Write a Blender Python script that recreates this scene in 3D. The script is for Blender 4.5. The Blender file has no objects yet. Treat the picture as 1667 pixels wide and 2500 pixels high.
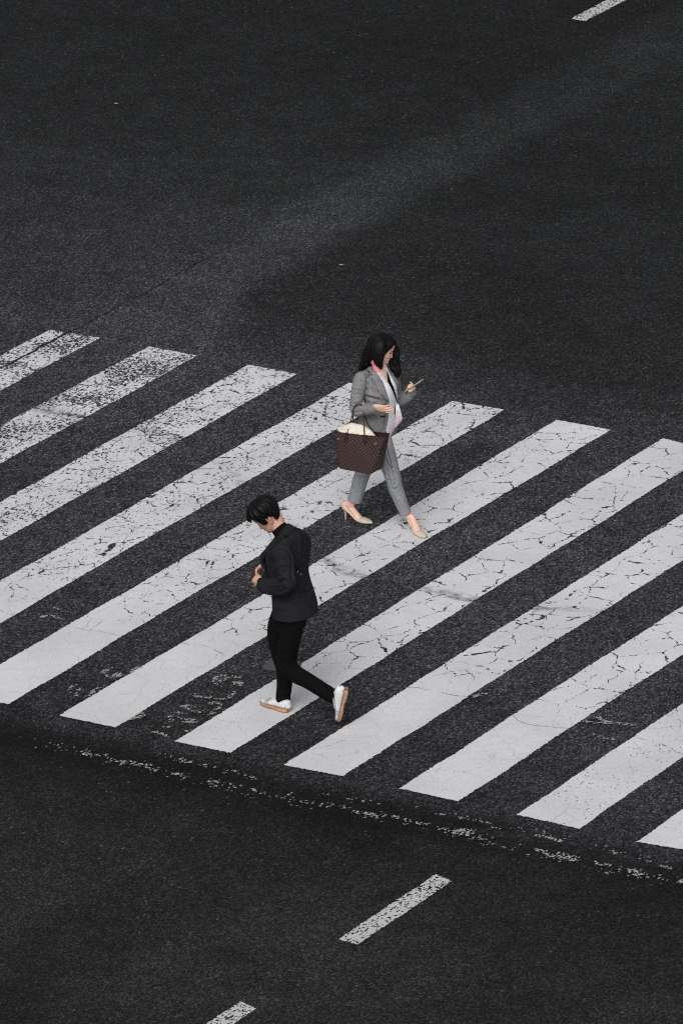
import bpy, bmesh, math, random
import numpy as np
from mathutils import Vector
from mathutils.bvhtree import BVHTree

SC = bpy.context.scene
COL = SC.collection
rng = np.random.RandomState(7)
V = lambda *a: np.array(a, float)

# ---------------------------------------------------------------- camera
FPX = 20562.6                      # focal length in pixels of the 1667 x 2500 photograph
CAM = V(31.866867, -47.350257, 22.792519)
PAN, TILT, ROLL = -0.5558889, 0.3564988, -0.0220157
_f = V(math.sin(PAN) * math.cos(TILT), math.cos(PAN) * math.cos(TILT), -math.sin(TILT))
_r0 = V(math.cos(PAN), -math.sin(PAN), 0)
_u0 = np.cross(_r0, _f)
CR = _r0 * math.cos(ROLL) + _u0 * math.sin(ROLL)
CU = -_r0 * math.sin(ROLL) + _u0 * math.cos(ROLL)
cam_d = bpy.data.cameras.new('camera')
cam = bpy.data.objects.new('camera', cam_d)
COL.objects.link(cam)
from mathutils import Matrix
M = Matrix((( CR[0], CU[0], -_f[0], CAM[0]), (CR[1], CU[1], -_f[1], CAM[1]), (CR[2], CU[2], -_f[2], CAM[2]), (0, 0, 0, 1)))
cam.matrix_world = M
cam_d.sensor_fit = 'HORIZONTAL'
cam_d.sensor_width = 36
cam_d.lens = FPX / 1667 * 36
cam_d.clip_start = 1
cam_d.clip_end = 3000
SC.camera = cam


def ray(px, py):
    return _f + CR * (px - 833.5) / FPX - CU * (py - 1250) / FPX


def gnd(px, py, z=0.0):            # measured point of the photograph on the ground
    d = ray(px, py)
    return CAM + d * (z - CAM[2]) / d[2]


def at(q, y):                      # measured point on the walker's own vertical plane
    d = ray(*q)
    return CAM + d * (y - CAM[1]) / d[1]


M1 = lambda x, y: (560 + .19133 * x, 1190 + .19133 * y)
M2 = lambda x, y: (580 + .20408 * x, 1480 + .20408 * y)
W1 = lambda x, y: (780 + .19133 * x, 780 + .19133 * y)
W2 = lambda x, y: (780 + .19133 * x, 1000 + .19133 * y)


# ---------------------------------------------------------------- materials
def lin(c):
    return tuple(((v / 255) / 12.92 if v / 255 <= .04045 else ((v / 255 + .055) / 1.055) ** 2.4) for v in c)


class NT:
    """tiny node-tree writer"""
    def __init__(s, tree):
        s.t = tree
        s.n = tree.nodes
        s.l = tree.links

    def put(s, sock, v):
        if isinstance(v, bpy.types.NodeSocket):
            s.l.new(v, sock)
        elif v is not None:
            if hasattr(sock, 'default_value'):
                try:
                    sock.default_value = v
                except Exception:
                    if isinstance(v, (tuple, list)) and len(v) == 3:
                        sock.default_value = (*v, 1)
                    else:
                        sock.default_value = (v, v, v)

    def math(s, op, a, b=None, c=None, clamp=False):
        n = s.n.new('ShaderNodeMath')
        n.operation = op
        n.use_clamp = clamp
        s.put(n.inputs[0], a)
        if b is not None: s.put(n.inputs[1], b)
        if c is not None: s.put(n.inputs[2], c)
        return n.outputs[0]

    def mr(s, v, a, b, c=0., d=1., smooth=True):
        n = s.n.new('ShaderNodeMapRange')
        if smooth: n.interpolation_type = 'SMOOTHSTEP'
        s.put(n.inputs[0], v)
        for i, x in enumerate((a, b, c, d)): s.put(n.inputs[i + 1], x)
        return n.outputs[0]

    def mix(s, f, a, b, mode='MIX'):
        n = s.n.new('ShaderNodeMix')
        n.data_type = 'RGBA'
        n.blend_type = mode
        s.put(n.inputs[0], f)
        s.put(n.inputs[6], a if not isinstance(a, tuple) else (*a[:3], 1))
        s.put(n.inputs[7], b if not isinstance(b, tuple) else (*b[:3], 1))
        return n.outputs[2]

    def fmix(s, f, a, b):
        n = s.n.new('ShaderNodeMix')
        s.put(n.inputs[0], f); s.put(n.inputs[2], a); s.put(n.inputs[3], b)
        return n.outputs[0]

    def noise(s, vec, scale, detail=2., rough=.5, out=0, dist=0.):
        n = s.n.new('ShaderNodeTexNoise')
        s.put(n.inputs['Vector'], vec)
        n.inputs['Scale'].default_value = scale
        n.inputs['Detail'].default_value = detail
        n.inputs['Roughness'].default_value = rough
        n.inputs['Distortion'].default_value = dist
        return n.outputs[out]

    def vor(s, vec, scale, feature='F1', out='Distance', rnd=1.):
        n = s.n.new('ShaderNodeTexVoronoi')
        n.feature = feature
        s.put(n.inputs['Vector'], vec)
        n.inputs['Scale'].default_value = scale
        n.inputs['Randomness'].default_value = rnd
        return n.outputs[out]

    def vmul(s, vec, k):
        n = s.n.new('ShaderNodeVectorMath')
        n.operation = 'MULTIPLY'
        s.put(n.inputs[0], vec); n.inputs[1].default_value = k
        return n.outputs[0]

    def vadd(s, vec, k):
        n = s.n.new('ShaderNodeVectorMath')
        n.operation = 'ADD'
        s.put(n.inputs[0], vec); s.put(n.inputs[1], k)
        return n.outputs[0]

    def sep(s, vec):
        n = s.n.new('ShaderNodeSeparateXYZ')
        s.put(n.inputs[0], vec)
        return n.outputs

    def ramp(s, v, stops):
        n = s.n.new('ShaderNodeValToRGB')
        s.put(n.inputs[0], v)
        cr = n.color_ramp
        while len(cr.elements) < len(stops): cr.elements.new(.5)
        for e, (p, c) in zip(cr.elements, stops):
            e.position = p
            e.color = (c, c, c, 1) if not isinstance(c, tuple) else (*c[:3], 1)
        return n.outputs[0]

    def coord(s, which='Object'):
        return s.n.new('ShaderNodeTexCoord').outputs[which]

    def pos(s):
        return s.n.new('ShaderNodeNewGeometry').outputs['Position']


def new_mat(name):
    m = bpy.data.materials.new(name)
    m.use_nodes = True
    nt = NT(m.node_tree)
    b = m.node_tree.nodes['Principled BSDF']
    return m, nt, b


def bump(nt, b, h, strength=.3, dist=.01):
    n = nt.n.new('ShaderNodeBump')
    n.inputs['Strength'].default_value = strength
    n.inputs['Distance'].default_value = dist
    nt.put(n.inputs['Height'], h)
    nt.l.new(n.outputs[0], b.inputs['Normal'])


def simple(name, c, rough=.6, spec=.3, var=.12, scale=60., bump_s=0., metal=0., scale2=9.):
    """plain material with a fine and a broad tone variation"""
    m, nt, b = new_mat(name)
    co = nt.coord()
    k = nt.fmix(.5, nt.noise(co, scale, 3), nt.noise(co, scale2, 2))
    c = lin(c)
    lo = tuple(v * (1 - var * 2.2) for v in c); hi = tuple(min(1, v * (1 + var * 2.2)) for v in c)
    nt.put(b.inputs['Base Color'], nt.mix(nt.mr(k, .3, .7), lo, hi))
    b.inputs['Roughness'].default_value = rough
    b.inputs['Specular IOR Level'].default_value = spec
    b.inputs['Metallic'].default_value = metal
    if bump_s: bump(nt, b, nt.noise(co, scale, 3), bump_s, .004)
    return m


# --- asphalt, a node group shared by the ground and by the gaps in worn paint
ASP = bpy.data.node_groups.new('asphalt', 'ShaderNodeTree')
ASP.interface.new_socket('Color', in_out='OUTPUT', socket_type='NodeSocketColor')
ASP.interface.new_socket('Height', in_out='OUTPUT', socket_type='NodeSocketFloat')


def build_asphalt():
    nt = NT(ASP)
    go = ASP.nodes.new('NodeGroupOutput')
    P = nt.pos()
    s = nt.sep(P)
    X, Y = s[0], s[1]
    n_big = nt.noise(P, .35, 4, .55)
    n_med = nt.noise(P, 1.3, 4, .6)
    wob = nt.math('MULTIPLY', nt.math('SUBTRACT', n_med, .5), .7)
    Yw = nt.math('ADD', Y, wob)
    # tone along the road direction (Y)
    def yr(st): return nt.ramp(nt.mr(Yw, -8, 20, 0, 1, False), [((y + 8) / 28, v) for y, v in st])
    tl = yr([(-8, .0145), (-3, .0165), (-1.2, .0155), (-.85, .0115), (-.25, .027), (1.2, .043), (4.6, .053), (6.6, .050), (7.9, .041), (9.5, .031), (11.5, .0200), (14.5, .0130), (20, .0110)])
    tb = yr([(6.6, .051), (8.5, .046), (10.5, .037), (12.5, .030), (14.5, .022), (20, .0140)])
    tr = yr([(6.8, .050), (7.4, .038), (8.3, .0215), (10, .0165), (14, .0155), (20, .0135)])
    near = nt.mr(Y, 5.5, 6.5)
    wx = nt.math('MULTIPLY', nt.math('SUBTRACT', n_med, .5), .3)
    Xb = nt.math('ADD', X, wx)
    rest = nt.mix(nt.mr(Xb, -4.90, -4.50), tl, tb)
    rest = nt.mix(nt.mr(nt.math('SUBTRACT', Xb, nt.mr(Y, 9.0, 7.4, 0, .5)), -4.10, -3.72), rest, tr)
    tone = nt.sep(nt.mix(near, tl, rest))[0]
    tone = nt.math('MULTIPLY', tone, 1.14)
    # mottling
    tone = nt.math('MULTIPLY', tone, nt.mr(n_big, .3, .7, .80, 1.2))
    tone = nt.math('MULTIPLY', tone, nt.mr(nt.noise(P, 3.1, 4, .6), .3, .7, .84, 1.16))
    # dark tyre-worn streaks following the stop line edge
    low = nt.noise(nt.vmul(P, (.45, 1.6, 1)), 1.0, 3, .6)
    edge = nt.math('MULTIPLY', nt.mr(nt.math('ABSOLUTE', nt.math('ADD', Y, .46)), .12, .42, 1, 0), nt.mr(low, .36, .5, .25, 1))
    tone = nt.math('MULTIPLY', tone, nt.math('SUBTRACT', 1., nt.math('MULTIPLY', edge, .56)))
    smud = nt.math('MULTIPLY', nt.math('MULTIPLY', nt.mr(Yw, -2.2, -.9), nt.mr(Yw, -.05, -.45)), nt.math('MULTIPLY', nt.mr(nt.noise(nt.vmul(P, (.5, .9, 1)), .9, 4, .6), .4, .62, .15, 1), nt.mr(X, 7., 1.5, .5, 1)))
    tone = nt.math('MULTIPLY', tone, nt.math('SUBTRACT', 1., nt.math('MULTIPLY', smud, .34)))
    lane = nt.math('MULTIPLY', nt.mr(nt.noise(nt.vmul(P, (1.1, .16, 1)), .8, 3, .5), .40, .62), nt.mr(Y, -1.4, -2.6))
    tone = nt.math('MULTIPLY', tone, nt.fmix(lane, .88, 1.14))
    # darker oily spots inside the crossing
    spot = nt.math('MULTIPLY', nt.mr(nt.noise(nt.vadd(P, (3.3, 1.7, 0)), .8, 3, .6), .58, .72), nt.mr(Y, 3.2, 1.6))
    tone = nt.math('MULTIPLY', tone, nt.math('SUBTRACT', 1., nt.math('MULTIPLY', spot, .45)))
    # aggregate: coarse inside the crossing, finer outside
    Q = nt.vmul(P, (1, .62, 0))
    ca = nt.sep(nt.vor(Q, 80, out='Color'))
    cb = nt.sep(nt.vor(nt.vadd(Q, (7, 3, 0)), 58, out='Color'))
    cf = nt.sep(nt.vor(Q, 105, out='Color'))
    coarse = nt.mr(Yw, -.6, -.1)
    coarse = nt.math('MULTIPLY', coarse, nt.mr(Yw, 12., 6., .45, 1))
    da = nt.mr(nt.vor(Q, 80), .60, .15)
    db = nt.mr(nt.vor(nt.vadd(Q, (7, 3, 0)), 58), .6, .2)
    g1 = nt.math('MULTIPLY', nt.math('POWER', ca[0], 2.4), da)
    g2 = nt.math('MULTIPLY', nt.math('POWER', cb[1], 3.5), db)
    g3 = nt.math('POWER', cf[0], 4.0)
    grain_c = nt.math('ADD', nt.math('MULTIPLY', g1, 3.2), nt.math('MULTIPLY', g2, 2.8))
    grain_c = nt.math('ADD', grain_c, nt.math('ADD', nt.math('MULTIPLY', nt.math('POWER', ca[1], 2.), .8), .22))
    grain_f = nt.math('ADD', nt.math('ADD', nt.math('MULTIPLY', g3, 1.9), nt.math('MULTIPLY', g1, 1.9)), nt.math('ADD', nt.math('MULTIPLY', g2, 1.5), .40))
    grain = nt.fmix(coarse, grain_f, grain_c)
    tone = nt.math('MULTIPLY', tone, grain)
    # rare pale stones
    sp = nt.vor(nt.vadd(Q, (1.3, 5.2, 0)), 26)
    spc = nt.sep(nt.vor(nt.vadd(Q, (1.3, 5.2, 0)), 26, out='Color'))[2]
    pale = nt.math('MULTIPLY', nt.mr(sp, .26, .14), nt.mr(spc, .955, .985))
    tone = nt.math('ADD', tone, nt.math('MULTIPLY', pale, nt.mr(n_med, .35, .65, .02, .08)))
    # long joint crack
    cx = nt.math('ADD', nt.math('ADD', X, 4.62), nt.math('MULTIPLY', nt.math('SUBTRACT', nt.noise(P, 2.2, 5, .65), .5), .17))
    crack = nt.math('MULTIPLY', nt.mr(nt.math('ABSOLUTE', cx), .006, .02, 1, 0), nt.mr(Y, 11.2, 8.8))
    crack = nt.math('MULTIPLY', crack, nt.mr(nt.noise(P, 5, 2), .3, .5, .35, .95))
    tone = nt.math('MULTIPLY', tone, nt.math('SUBTRACT', 1., nt.math('MULTIPLY', crack, .65)))
    # colour: slightly violet in the crossing, slightly green-blue beyond
    warm = nt.mix(nt.mr(Y, 5, 12), (1.0, .98, 1.09), (.95, 1.0, 1.06))
    warm = nt.mix(nt.mr(Y, 0, -1.5), warm, (1.0, 1.0, 1.045))
    tint = nt.mix(nt.mr(ca[2], .2, .9), (1.03, 1.0, .96), (.97, 1.0, 1.06))
    comb = nt.n.new('ShaderNodeCombineColor')
    for i in range(3): nt.put(comb.inputs[i], tone)
    c = nt.mix(1., comb.outputs[0], warm, 'MULTIPLY')
    c = nt.mix(1., c, tint, 'MULTIPLY')
    nt.put(go.inputs[0], c)
    nt.put(go.inputs[1], nt.math('ADD', ca[0], cb[1]))


build_asphalt()


def asphalt_nodes(nt):
    n = nt.n.new('ShaderNodeGroup')
    n.node_tree = ASP
    return n.outputs[0], n.outputs[1]


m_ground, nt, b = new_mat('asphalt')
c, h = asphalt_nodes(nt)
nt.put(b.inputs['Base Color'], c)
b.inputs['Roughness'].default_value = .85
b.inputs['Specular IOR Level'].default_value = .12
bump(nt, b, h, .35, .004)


def paint_material():
    """thermoplastic crossing paint: cracked, flaked in the far-left part, smooth near the stop line"""
    m, nt, b = new_mat('crossing_paint')
    P = nt.pos()
    s = nt.sep(P)
    X, Y = s[0], s[1]
    ac, ah = asphalt_nodes(nt)
    wob = nt.math('MULTIPLY', nt.math('SUBTRACT', nt.noise(P, .9, 3), .5), .8)
    Yj = nt.math('SUBTRACT', Y, nt.math('ADD', 1.75, wob))         # > 0 : the old cracked part
    old = nt.mr(Yj, -.1, .9)
    # wear index grows towards the far left
    wear = nt.mr(nt.math('ADD', X, nt.math('MULTIPLY', Y, -.16)), .6, -4.6, 0, 1, False)
    wear = nt.math('MULTIPLY', wear, old)
    # broken cracks
    dvec = nt.vadd(P, nt.vmul(nt.noise(P, 7, 3, .6, out=1), (.13, .13, 0)))
    e1 = nt.vor(nt.vmul(dvec, (1., .8, 1)), 4.6, 'DISTANCE_TO_EDGE')
    e2 = nt.vor(nt.vmul(dvec, (1.1, .9, 1)), 11, 'DISTANCE_TO_EDGE')
    n1 = nt.noise(P, 5.5, 3, .6)
    n2 = nt.noise(nt.vadd(P, (5, 1, 0)), 9, 3, .6)
    w1 = nt.mr(nt.fmix(.5, n1, nt.noise(P, 26, 3, .7)), .42, .60, -.010, .029)
    w1 = nt.math('MULTIPLY', w1, nt.mr(Yj, -.1, .7, 0, 1))
    k1 = nt.mr(nt.math('SUBTRACT', e1, w1), -.004, .006, 1, 0)
    w2 = nt.math('ADD', nt.mr(n2, .45, .7, -.02, .04), nt.math('MULTIPLY', wear, .016))
    w2 = nt.math('SUBTRACT', w2, .010)
    k2 = nt.mr(nt.math('SUBTRACT', e2, w2), -.008, .012, 1, 0)
    k2 = nt.math('MULTIPLY', k2, nt.mr(wear, .05, .5, .0, 1))
    # flakes
    F = nt.vmul(P, (1, .55, 1))
    nf = nt.noise(F, 50, 4, .62)
    patchy = nt.noise(nt.vadd(P, (2, 9, 0)), 2.2, 3, .6)
    thr = nt.math('SUBTRACT', .72, nt.math('MULTIPLY', wear, nt.mr(patchy, .3, .7, .11, .265)))
    k3 = nt.mr(nt.math('SUBTRACT', nf, thr), -.008, .012)
    k3 = nt.math('MULTIPLY', k3, nt.mr(wear, .02, .25))
    # peppered spots on the near right stripes
    ps = nt.vor(nt.vmul(P, (1, .5, 1)), 46)
    pc = nt.sep(nt.vor(nt.vmul(P, (1, .5, 1)), 46, out='Color'))[0]
    dx = nt.math('SUBTRACT', X, 4.1)
    reg = nt.math('MULTIPLY', nt.mr(nt.math('ABSOLUTE', dx), .12, .42, 1, 0), nt.mr(Y, 2.6, .9, 0, 1))
    reg = nt.math('MULTIPLY', reg, nt.mr(nt.noise(P, 1.6, 2), .38, .58))
    k4 = nt.math('MULTIPLY', nt.mr(ps, .30, .12), nt.math('GREATER_THAN', pc, nt.math('SUBTRACT', 1.0, nt.math('MULTIPLY', reg, .55))))
    # tiny pinholes everywhere
    ph = nt.vor(P, 30)
    phc = nt.sep(nt.vor(P, 30, out='Color'))[1]
    k5 = nt.math('MULTIPLY', nt.mr(ph, .16, .08), nt.math('GREATER_THAN', phc, .955))
    k5 = nt.math('MULTIPLY', k5, .7)
    # joint crack through the far-left stripe
    cx = nt.math('ADD', nt.math('ADD', X, 4.62), nt.math('MULTIPLY', nt.math('SUBTRACT', nt.noise(P, 2.2, 5, .65), .5), .17))
    k6 = nt.mr(nt.math('ABSOLUTE', cx), .010, .022, 1, 0)
    # hairline between the two paint jobs
    k7 = nt.math('MULTIPLY', nt.mr(nt.math('ABSOLUTE', nt.math('SUBTRACT', nt.math('ADD', Yj, nt.math('MULTIPLY', n1, .05)), -.1)), .002, .009, 1, 0), nt.mr(n2, .4, .6, .1, .75))
    hole = k1
    for k in (k2, k3, k4, k5, k6, k7): hole = nt.math('MAXIMUM', hole, k)
    # tint of the paint film
    base = nt.mix(nt.mr(nt.noise(P, 1.1, 4, .6), .3, .7), (.59, .59, .61), (.69, .69, .71))
    fine = nt.noise(nt.vmul(P, (1, .5, 1)), 60, 3, .6)
    base = nt.mix(1., base, nt.ramp(fine, [(.25, .88), (.75, 1.05)]), 'MULTIPLY')
    # faint grime, dirt-dark hairs that did not open, tyre streak across the stripes
    grime = nt.math('MULTIPLY', nt.mr(e2, .0, .02, 1, 0), nt.math('MULTIPLY', nt.math('MULTIPLY', nt.mr(n2, .4, .6), .28), old))
    ys = nt.math('ADD', nt.math('MULTIPLY', nt.mr(X, -2.8, .6, 1, 0), 2.0), nt.math('ADD', 3.5, nt.math('MULTIPLY', nt.mr(X, 1.4, 4.5), .9)))
    st = nt.math('ABSOLUTE', nt.math('SUBTRACT', nt.math('ADD', Y, nt.math('MULTIPLY', wob, .15)), ys))
    streak = nt.math('MULTIPLY', nt.mr(st, .015, .11, 1, 0), nt.mr(nt.noise(nt.vmul(P, (5, 9, 1)), 1.6, 4, .7), .36, .62, 0, .9))
    streak = nt.math('MULTIPLY', streak, nt.mr(nt.noise(P, .9, 1), .35, .55, .25, 1))
    base = nt.mix(nt.math('MAXIMUM', grime, streak), base, (.17, .17, .178))
    nt.put(b.inputs['Base Color'], nt.mix(hole, base, ac))
    b.inputs['Roughness'].default_value = .75
    b.inputs['Specular IOR Level'].default_value = .15
    bump(nt, b, nt.math('MULTIPLY', nt.math('SUBTRACT', 1., hole), 1.), .25, .004)
    return m


def worn_material(name, density, scale=48., col=(.55, .56, .57), ragged=True, lo_=.6):
    m, nt, b = new_mat(name)
    P = nt.pos()
    F = nt.vmul(nt.vadd(P, nt.vmul(nt.noise(P, 60, 2, .6, out=1), (.012, .02, 0))), (1, .6, 1))
    n = nt.sep(nt.vor(F, scale, out='Color'))[0]
    pn = nt.noise(nt.vadd(P, (4, 4, 0)), 5, 3, .6)
    if ragged:     # 'fade' attribute falls to 0 at the border of the mark
        a = nt.n.new('ShaderNodeAttribute'); a.attribute_name = 'fade'
        thr = nt.math('SUBTRACT', 1.02, nt.math('MULTIPLY', a.outputs['Fac'], nt.mr(pn, .38, .66, density * lo_, density * 1.3)))
    else:
        thr = nt.math('SUBTRACT', 1.0, nt.mr(pn, .3, .7, density * .9, density * 1.06))
    k = nt.mr(nt.math('SUBTRACT', n, thr), -.012, .012)
    # bare gaps between the paint flakes let the road surface show
    nt.put(b.inputs['Base Color'], nt.mix(nt.noise(P, 130, 2), col, tuple(v * .8 for v in col)))
    nt.put(b.inputs['Alpha'], k)
    b.inputs['Roughness'].default_value = .85
    b.inputs['Specular IOR Level'].default_value = .12
    return m


m_paint = paint_material()
m_dash = worn_material('worn_lane_paint', .78, 95, (.56, .56, .56), False)
m_worn = worn_material('worn_old_paint', .52, 90, (.33, .335, .34))
m_stop = worn_material('worn_stop_line', .42, 80, (.40, .40, .41))


# ---------------------------------------------------------------- objects
def tag(o, label=None, cat=None, group=None, kind=None):
    if label: o['label'] = label
    if cat: o['category'] = cat
    if group: o['group'] = group
    if kind: o['kind'] = kind
    return o


def link(name, me, mat, parent=None, base=None, smooth=True):
    """mesh given in world coordinates; a top-level thing gets its origin at base"""
    o = bpy.data.objects.new(name, me)
    COL.objects.link(o)
    if parent is not None:
        bl = parent.get('_b')
        base = V(*bl)
        o.parent = parent
    elif base is None:
        base = V(0, 0, 0)
    else:
        o.location = base
    o['_b'] = [float(x) for x in base]
    n = len(me.vertices)
    co = np.empty(n * 3)
    me.vertices.foreach_get('co', co)
    co = co.reshape(-1, 3) - base
    me.vertices.foreach_set('co', co.ravel())
    for mm in (mat if isinstance(mat, (list, tuple)) else [mat]): me.materials.append(mm)
    me.polygons.foreach_set('use_smooth', [smooth] * len(me.polygons))
    me.update()
    return o


def empty(name, base):
    o = bpy.data.objects.new(name, None)
    o.empty_display_size = .1
    COL.objects.link(o)
    o.location = base
    o['_b'] = [float(x) for x in base]
    return o


class Geo:
    def __init__(s):
        s.v = []; s.f = []

    def add(s, v, f):
        k = sum(len(a) for a in s.v)
        s.v.append(np.asarray(v, float).reshape(-1, 3))
        s.f += [tuple(i + k for i in q) for q in f]
        return s

    def verts(s):
        return np.concatenate(s.v)

    def mesh(s, name='m'):
        me = bpy.data.meshes.new(name)
        me.from_pydata(s.verts().tolist(), [], s.f)
        me.validate()
        me.update()
        return me

    def grid(s, G, close_u=False):
        """G: n x m x 3"""
        n, m_, _ = G.shape
        f = []
        for i in range(n - 1):
            for j in range(m_ if close_u else m_ - 1):
                a = i * m_ + j; b_ = i * m_ + (j + 1) % m_
                f.append((a, b_, b_ + m_, a + m_))
        return s.add(G, f)


def cat(A, sub):
    """Catmull-Rom through rows of A"""
    A = np.asarray(A, float)
    if len(A) < 3 or sub <= 1:
        if sub <= 1: return A
        t = np.linspace(0, 1, sub + 1)[:, None]
        return A[0] * (1 - t) + A[-1] * t if len(A) == 2 else A
    P = np.vstack([2 * A[0] - A[1], A, 2 * A[-1] - A[-2]])
    out = []
    for i in range(1, len(P) - 2):
        p0, p1, p2, p3 = P[i - 1:i + 3]
        for k in range(sub):
            t = k / sub
            out.append(.5 * (2 * p1 + (p2 - p0) * t + (2 * p0 - 5 * p1 + 4 * p2 - p3) * t * t + (3 * p1 - p0 - 3 * p2 + p3) * t ** 3))
    out.append(A[-1])
    return np.array(out)


def tube(g, P, R, ref=(0, 1, 0), seg=24, sub=6, cap=(1, 1), expo=2., hollow=None):
    """tapered elliptic tube. R rows: (radius along ref, radius across). cap: 0 flat, 1 round"""
    P = np.asarray(P, float)
    R = np.asarray([(r, r) if np.isscalar(r) else r for r in R], float)
    A = cat(np.hstack([P, R]), sub)
    P, R = A[:, :3], np.maximum(A[:, 3:], 1e-4)
    T = np.gradient(P, axis=0)
    T /= np.linalg.norm(T, axis=1)[:, None] + 1e-12
    rows = []
    C, RR, TT = list(P), list(R), list(T)

    def hemi(p, r, t, sgn, k):
        o = []
        q = min(r) * k
        for a in (.35, .65, .85, .96):
            ang = a * math.pi / 2
            o.append((p + sgn * t * q * math.sin(ang), r * math.cos(ang)))
        return o
    pre = hemi(P[0], R[0], T[0], -1, cap[0]) if cap[0] else []
    post = hemi(P[-1], R[-1], T[-1], 1, cap[1]) if cap[1] else []
    seq = [(p, r, T[0]) for p, r in reversed(pre)] + list(zip(P, R, T)) + [(p, r, T[-1]) for p, r in post]
    if hollow:     # turn the end inwards: an open sleeve or trouser leg
        p, r, t = P[-1], R[-1], T[-1]
        seq = seq[:len(seq) - len(post)]
        seq += [(p + t * .002, r - .002, t), (p + t * .001, r - hollow, t), (p - t * .04, r - hollow * 1.2, t), (p - t * .045, r * .1, t)]
    ref = V(*ref)
    ang = np.linspace(0, 2 * math.pi, seg, endpoint=False)
    ca, sa = np.cos(ang), np.sin(ang)
    ca = np.sign(ca) * abs(ca) ** (2 / expo); sa = np.sign(sa) * abs(sa) ** (2 / expo)
    for p, r, t in seq:
        s_ = ref - t * (ref @ t)
        s_ /= np.linalg.norm(s_) + 1e-9
        u_ = np.cross(t, s_)
        rows.append(p + np.outer(ca * r[0], s_) + np.outer(sa * r[1], u_))
    G = np.array(rows)
    n = len(rows)
    g.grid(G, True)
    k = sum(len(a) for a in g.v) - n * seg
    g.f.append(tuple(k + i for i in range(seg)))
    g.f.append(tuple(k + (n - 1) * seg + i for i in reversed(range(seg))))
    return g


def union(g, voxel=.005, smooth=4, fac=.5, name='m'):
    me = g.mesh(name)
    o = bpy.data.objects.new('tmp', me)
    COL.objects.link(o)
    md = o.modifiers.new('r', 'REMESH')
    md.mode = 'VOXEL'; md.voxel_size = voxel; md.use_smooth_shade = True
    if smooth:
        ms = o.modifiers.new('s', 'SMOOTH')
        ms.iterations = smooth; ms.factor = fac
    dg = bpy.context.evaluated_depsgraph_get()
    out = bpy.data.meshes.new_from_object(o.evaluated_get(dg))
    out.materials.clear()
    bpy.data.objects.remove(o)
    bpy.data.meshes.remove(me)
    return out


def coords(me):
    co = np.empty(len(me.vertices) * 3)
    me.vertices.foreach_get('co', co)
    return co.reshape(-1, 3)


def normals(me):
    co = np.empty(len(me.vertices) * 3)
    me.vertex_normals.foreach_get('vector', co)
    return co.reshape(-1, 3)


def setco(me, co):
    me.vertices.foreach_set('co', np.ascontiguousarray(co).ravel())
    me.update()


def bvh(me):
    return BVHTree.FromPolygons([v.co for v in me.vertices], [p.vertices for p in me.polygons])


def hit(bv, q, off=0.):
    """where the sight line through a measured point meets a body surface"""
    d = ray(*q)
    d = d / np.linalg.norm(d)
    h = bv.ray_cast(Vector(CAM), Vector(d))
    if h[0] is None:
        # grazing: nearest surface point to the sight line
        best = None
        for t in np.linspace(56, 64, 400):
            p = CAM + d * t
            r = bv.find_nearest(Vector(p))
            if best is None or r[3] < best[0]: best = (r[3], r[0], r[1])
        p, n = V(*best[1]), V(*best[2])
    else:
        p, n = V(*h[0]), V(*h[1])
    return p + n * off, n


def creases(me, lst, conv):
    """lst rows: [points in crop coordinates], width, depth(+ ridge, - valley)"""
    bv = bvh(me)
    co = coords(me); no = normals(me)
    D = np.zeros(len(co))
    for pts, w, a in lst:
        pp = [hit(bv, conv(*q))[0] for q in pts]
        pp = cat(pp, 5) if len(pp) > 2 else np.array([pp[0] * (1 - t) + pp[1] * t for t in np.linspace(0, 1, 6)])
        lo = pp.min(0) - 3 * w; hi = pp.max(0) + 3 * w
        m = np.all((co > lo) & (co < hi), axis=1)
        c = co[m]
        best = np.full(len(c), 9.); tb = np.zeros(len(c))
        for i in range(len(pp) - 1):
            a_, b_ = pp[i], pp[i + 1]
            ab = b_ - a_
            t = np.clip(((c - a_) @ ab) / (ab @ ab + 1e-12), 0, 1)
            d = np.linalg.norm(c - (a_ + t[:, None] * ab), axis=1)
            k = d < best
            best[k] = d[k]; tb[k] = (i + t[k]) / (len(pp) - 1)
        prof = np.exp(-(best / w) ** 2) - .18 * np.exp(-((best - 2.0 * w) / w) ** 2)
        D[m] += a * prof * np.clip(np.sin(np.pi * np.clip(tb, .04, .96)) * 1.6, .25, 1)
    setco(me, co + no * D[:, None])


def vnoise(co, scale, seed=0):
    """cheap smooth 3-D noise from summed sines"""
    r = np.random.RandomState(seed)
    out = np.zeros(len(co))
    for i in range(10):
        k = r.normal(size=3) * scale
        out += np.sin(co @ k + r.uniform(0, 6.28))
    return out / 4.


def rumple(me, amp, scale, seed=1, squash=(1, 1, 1)):
    co = coords(me); no = normals(me)
    setco(me, co + no * (amp * vnoise(co * V(*squash), scale, seed))[:, None])


def attr(me, name, val):
    a = me.attributes.new(name, 'FLOAT', 'POINT')
    a.data.foreach_set('value', np.asarray(val, float))


# ---------------------------------------------------------------- ground
def sheet():
    xs = np.concatenate([[-900, -200, -40], np.linspace(-16, 14, 31), [40, 200, 900]])
    ys = np.concatenate([[-900, -200, -40], np.linspace(-10, 24, 35), [60, 300, 1500]])
    g = Geo()
    g.grid(np.array([[(x, y, 0) for x in xs] for y in ys]))
    return g.mesh('road')


tag(link('road', sheet(), m_ground, smooth=False), kind='structure')


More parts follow.
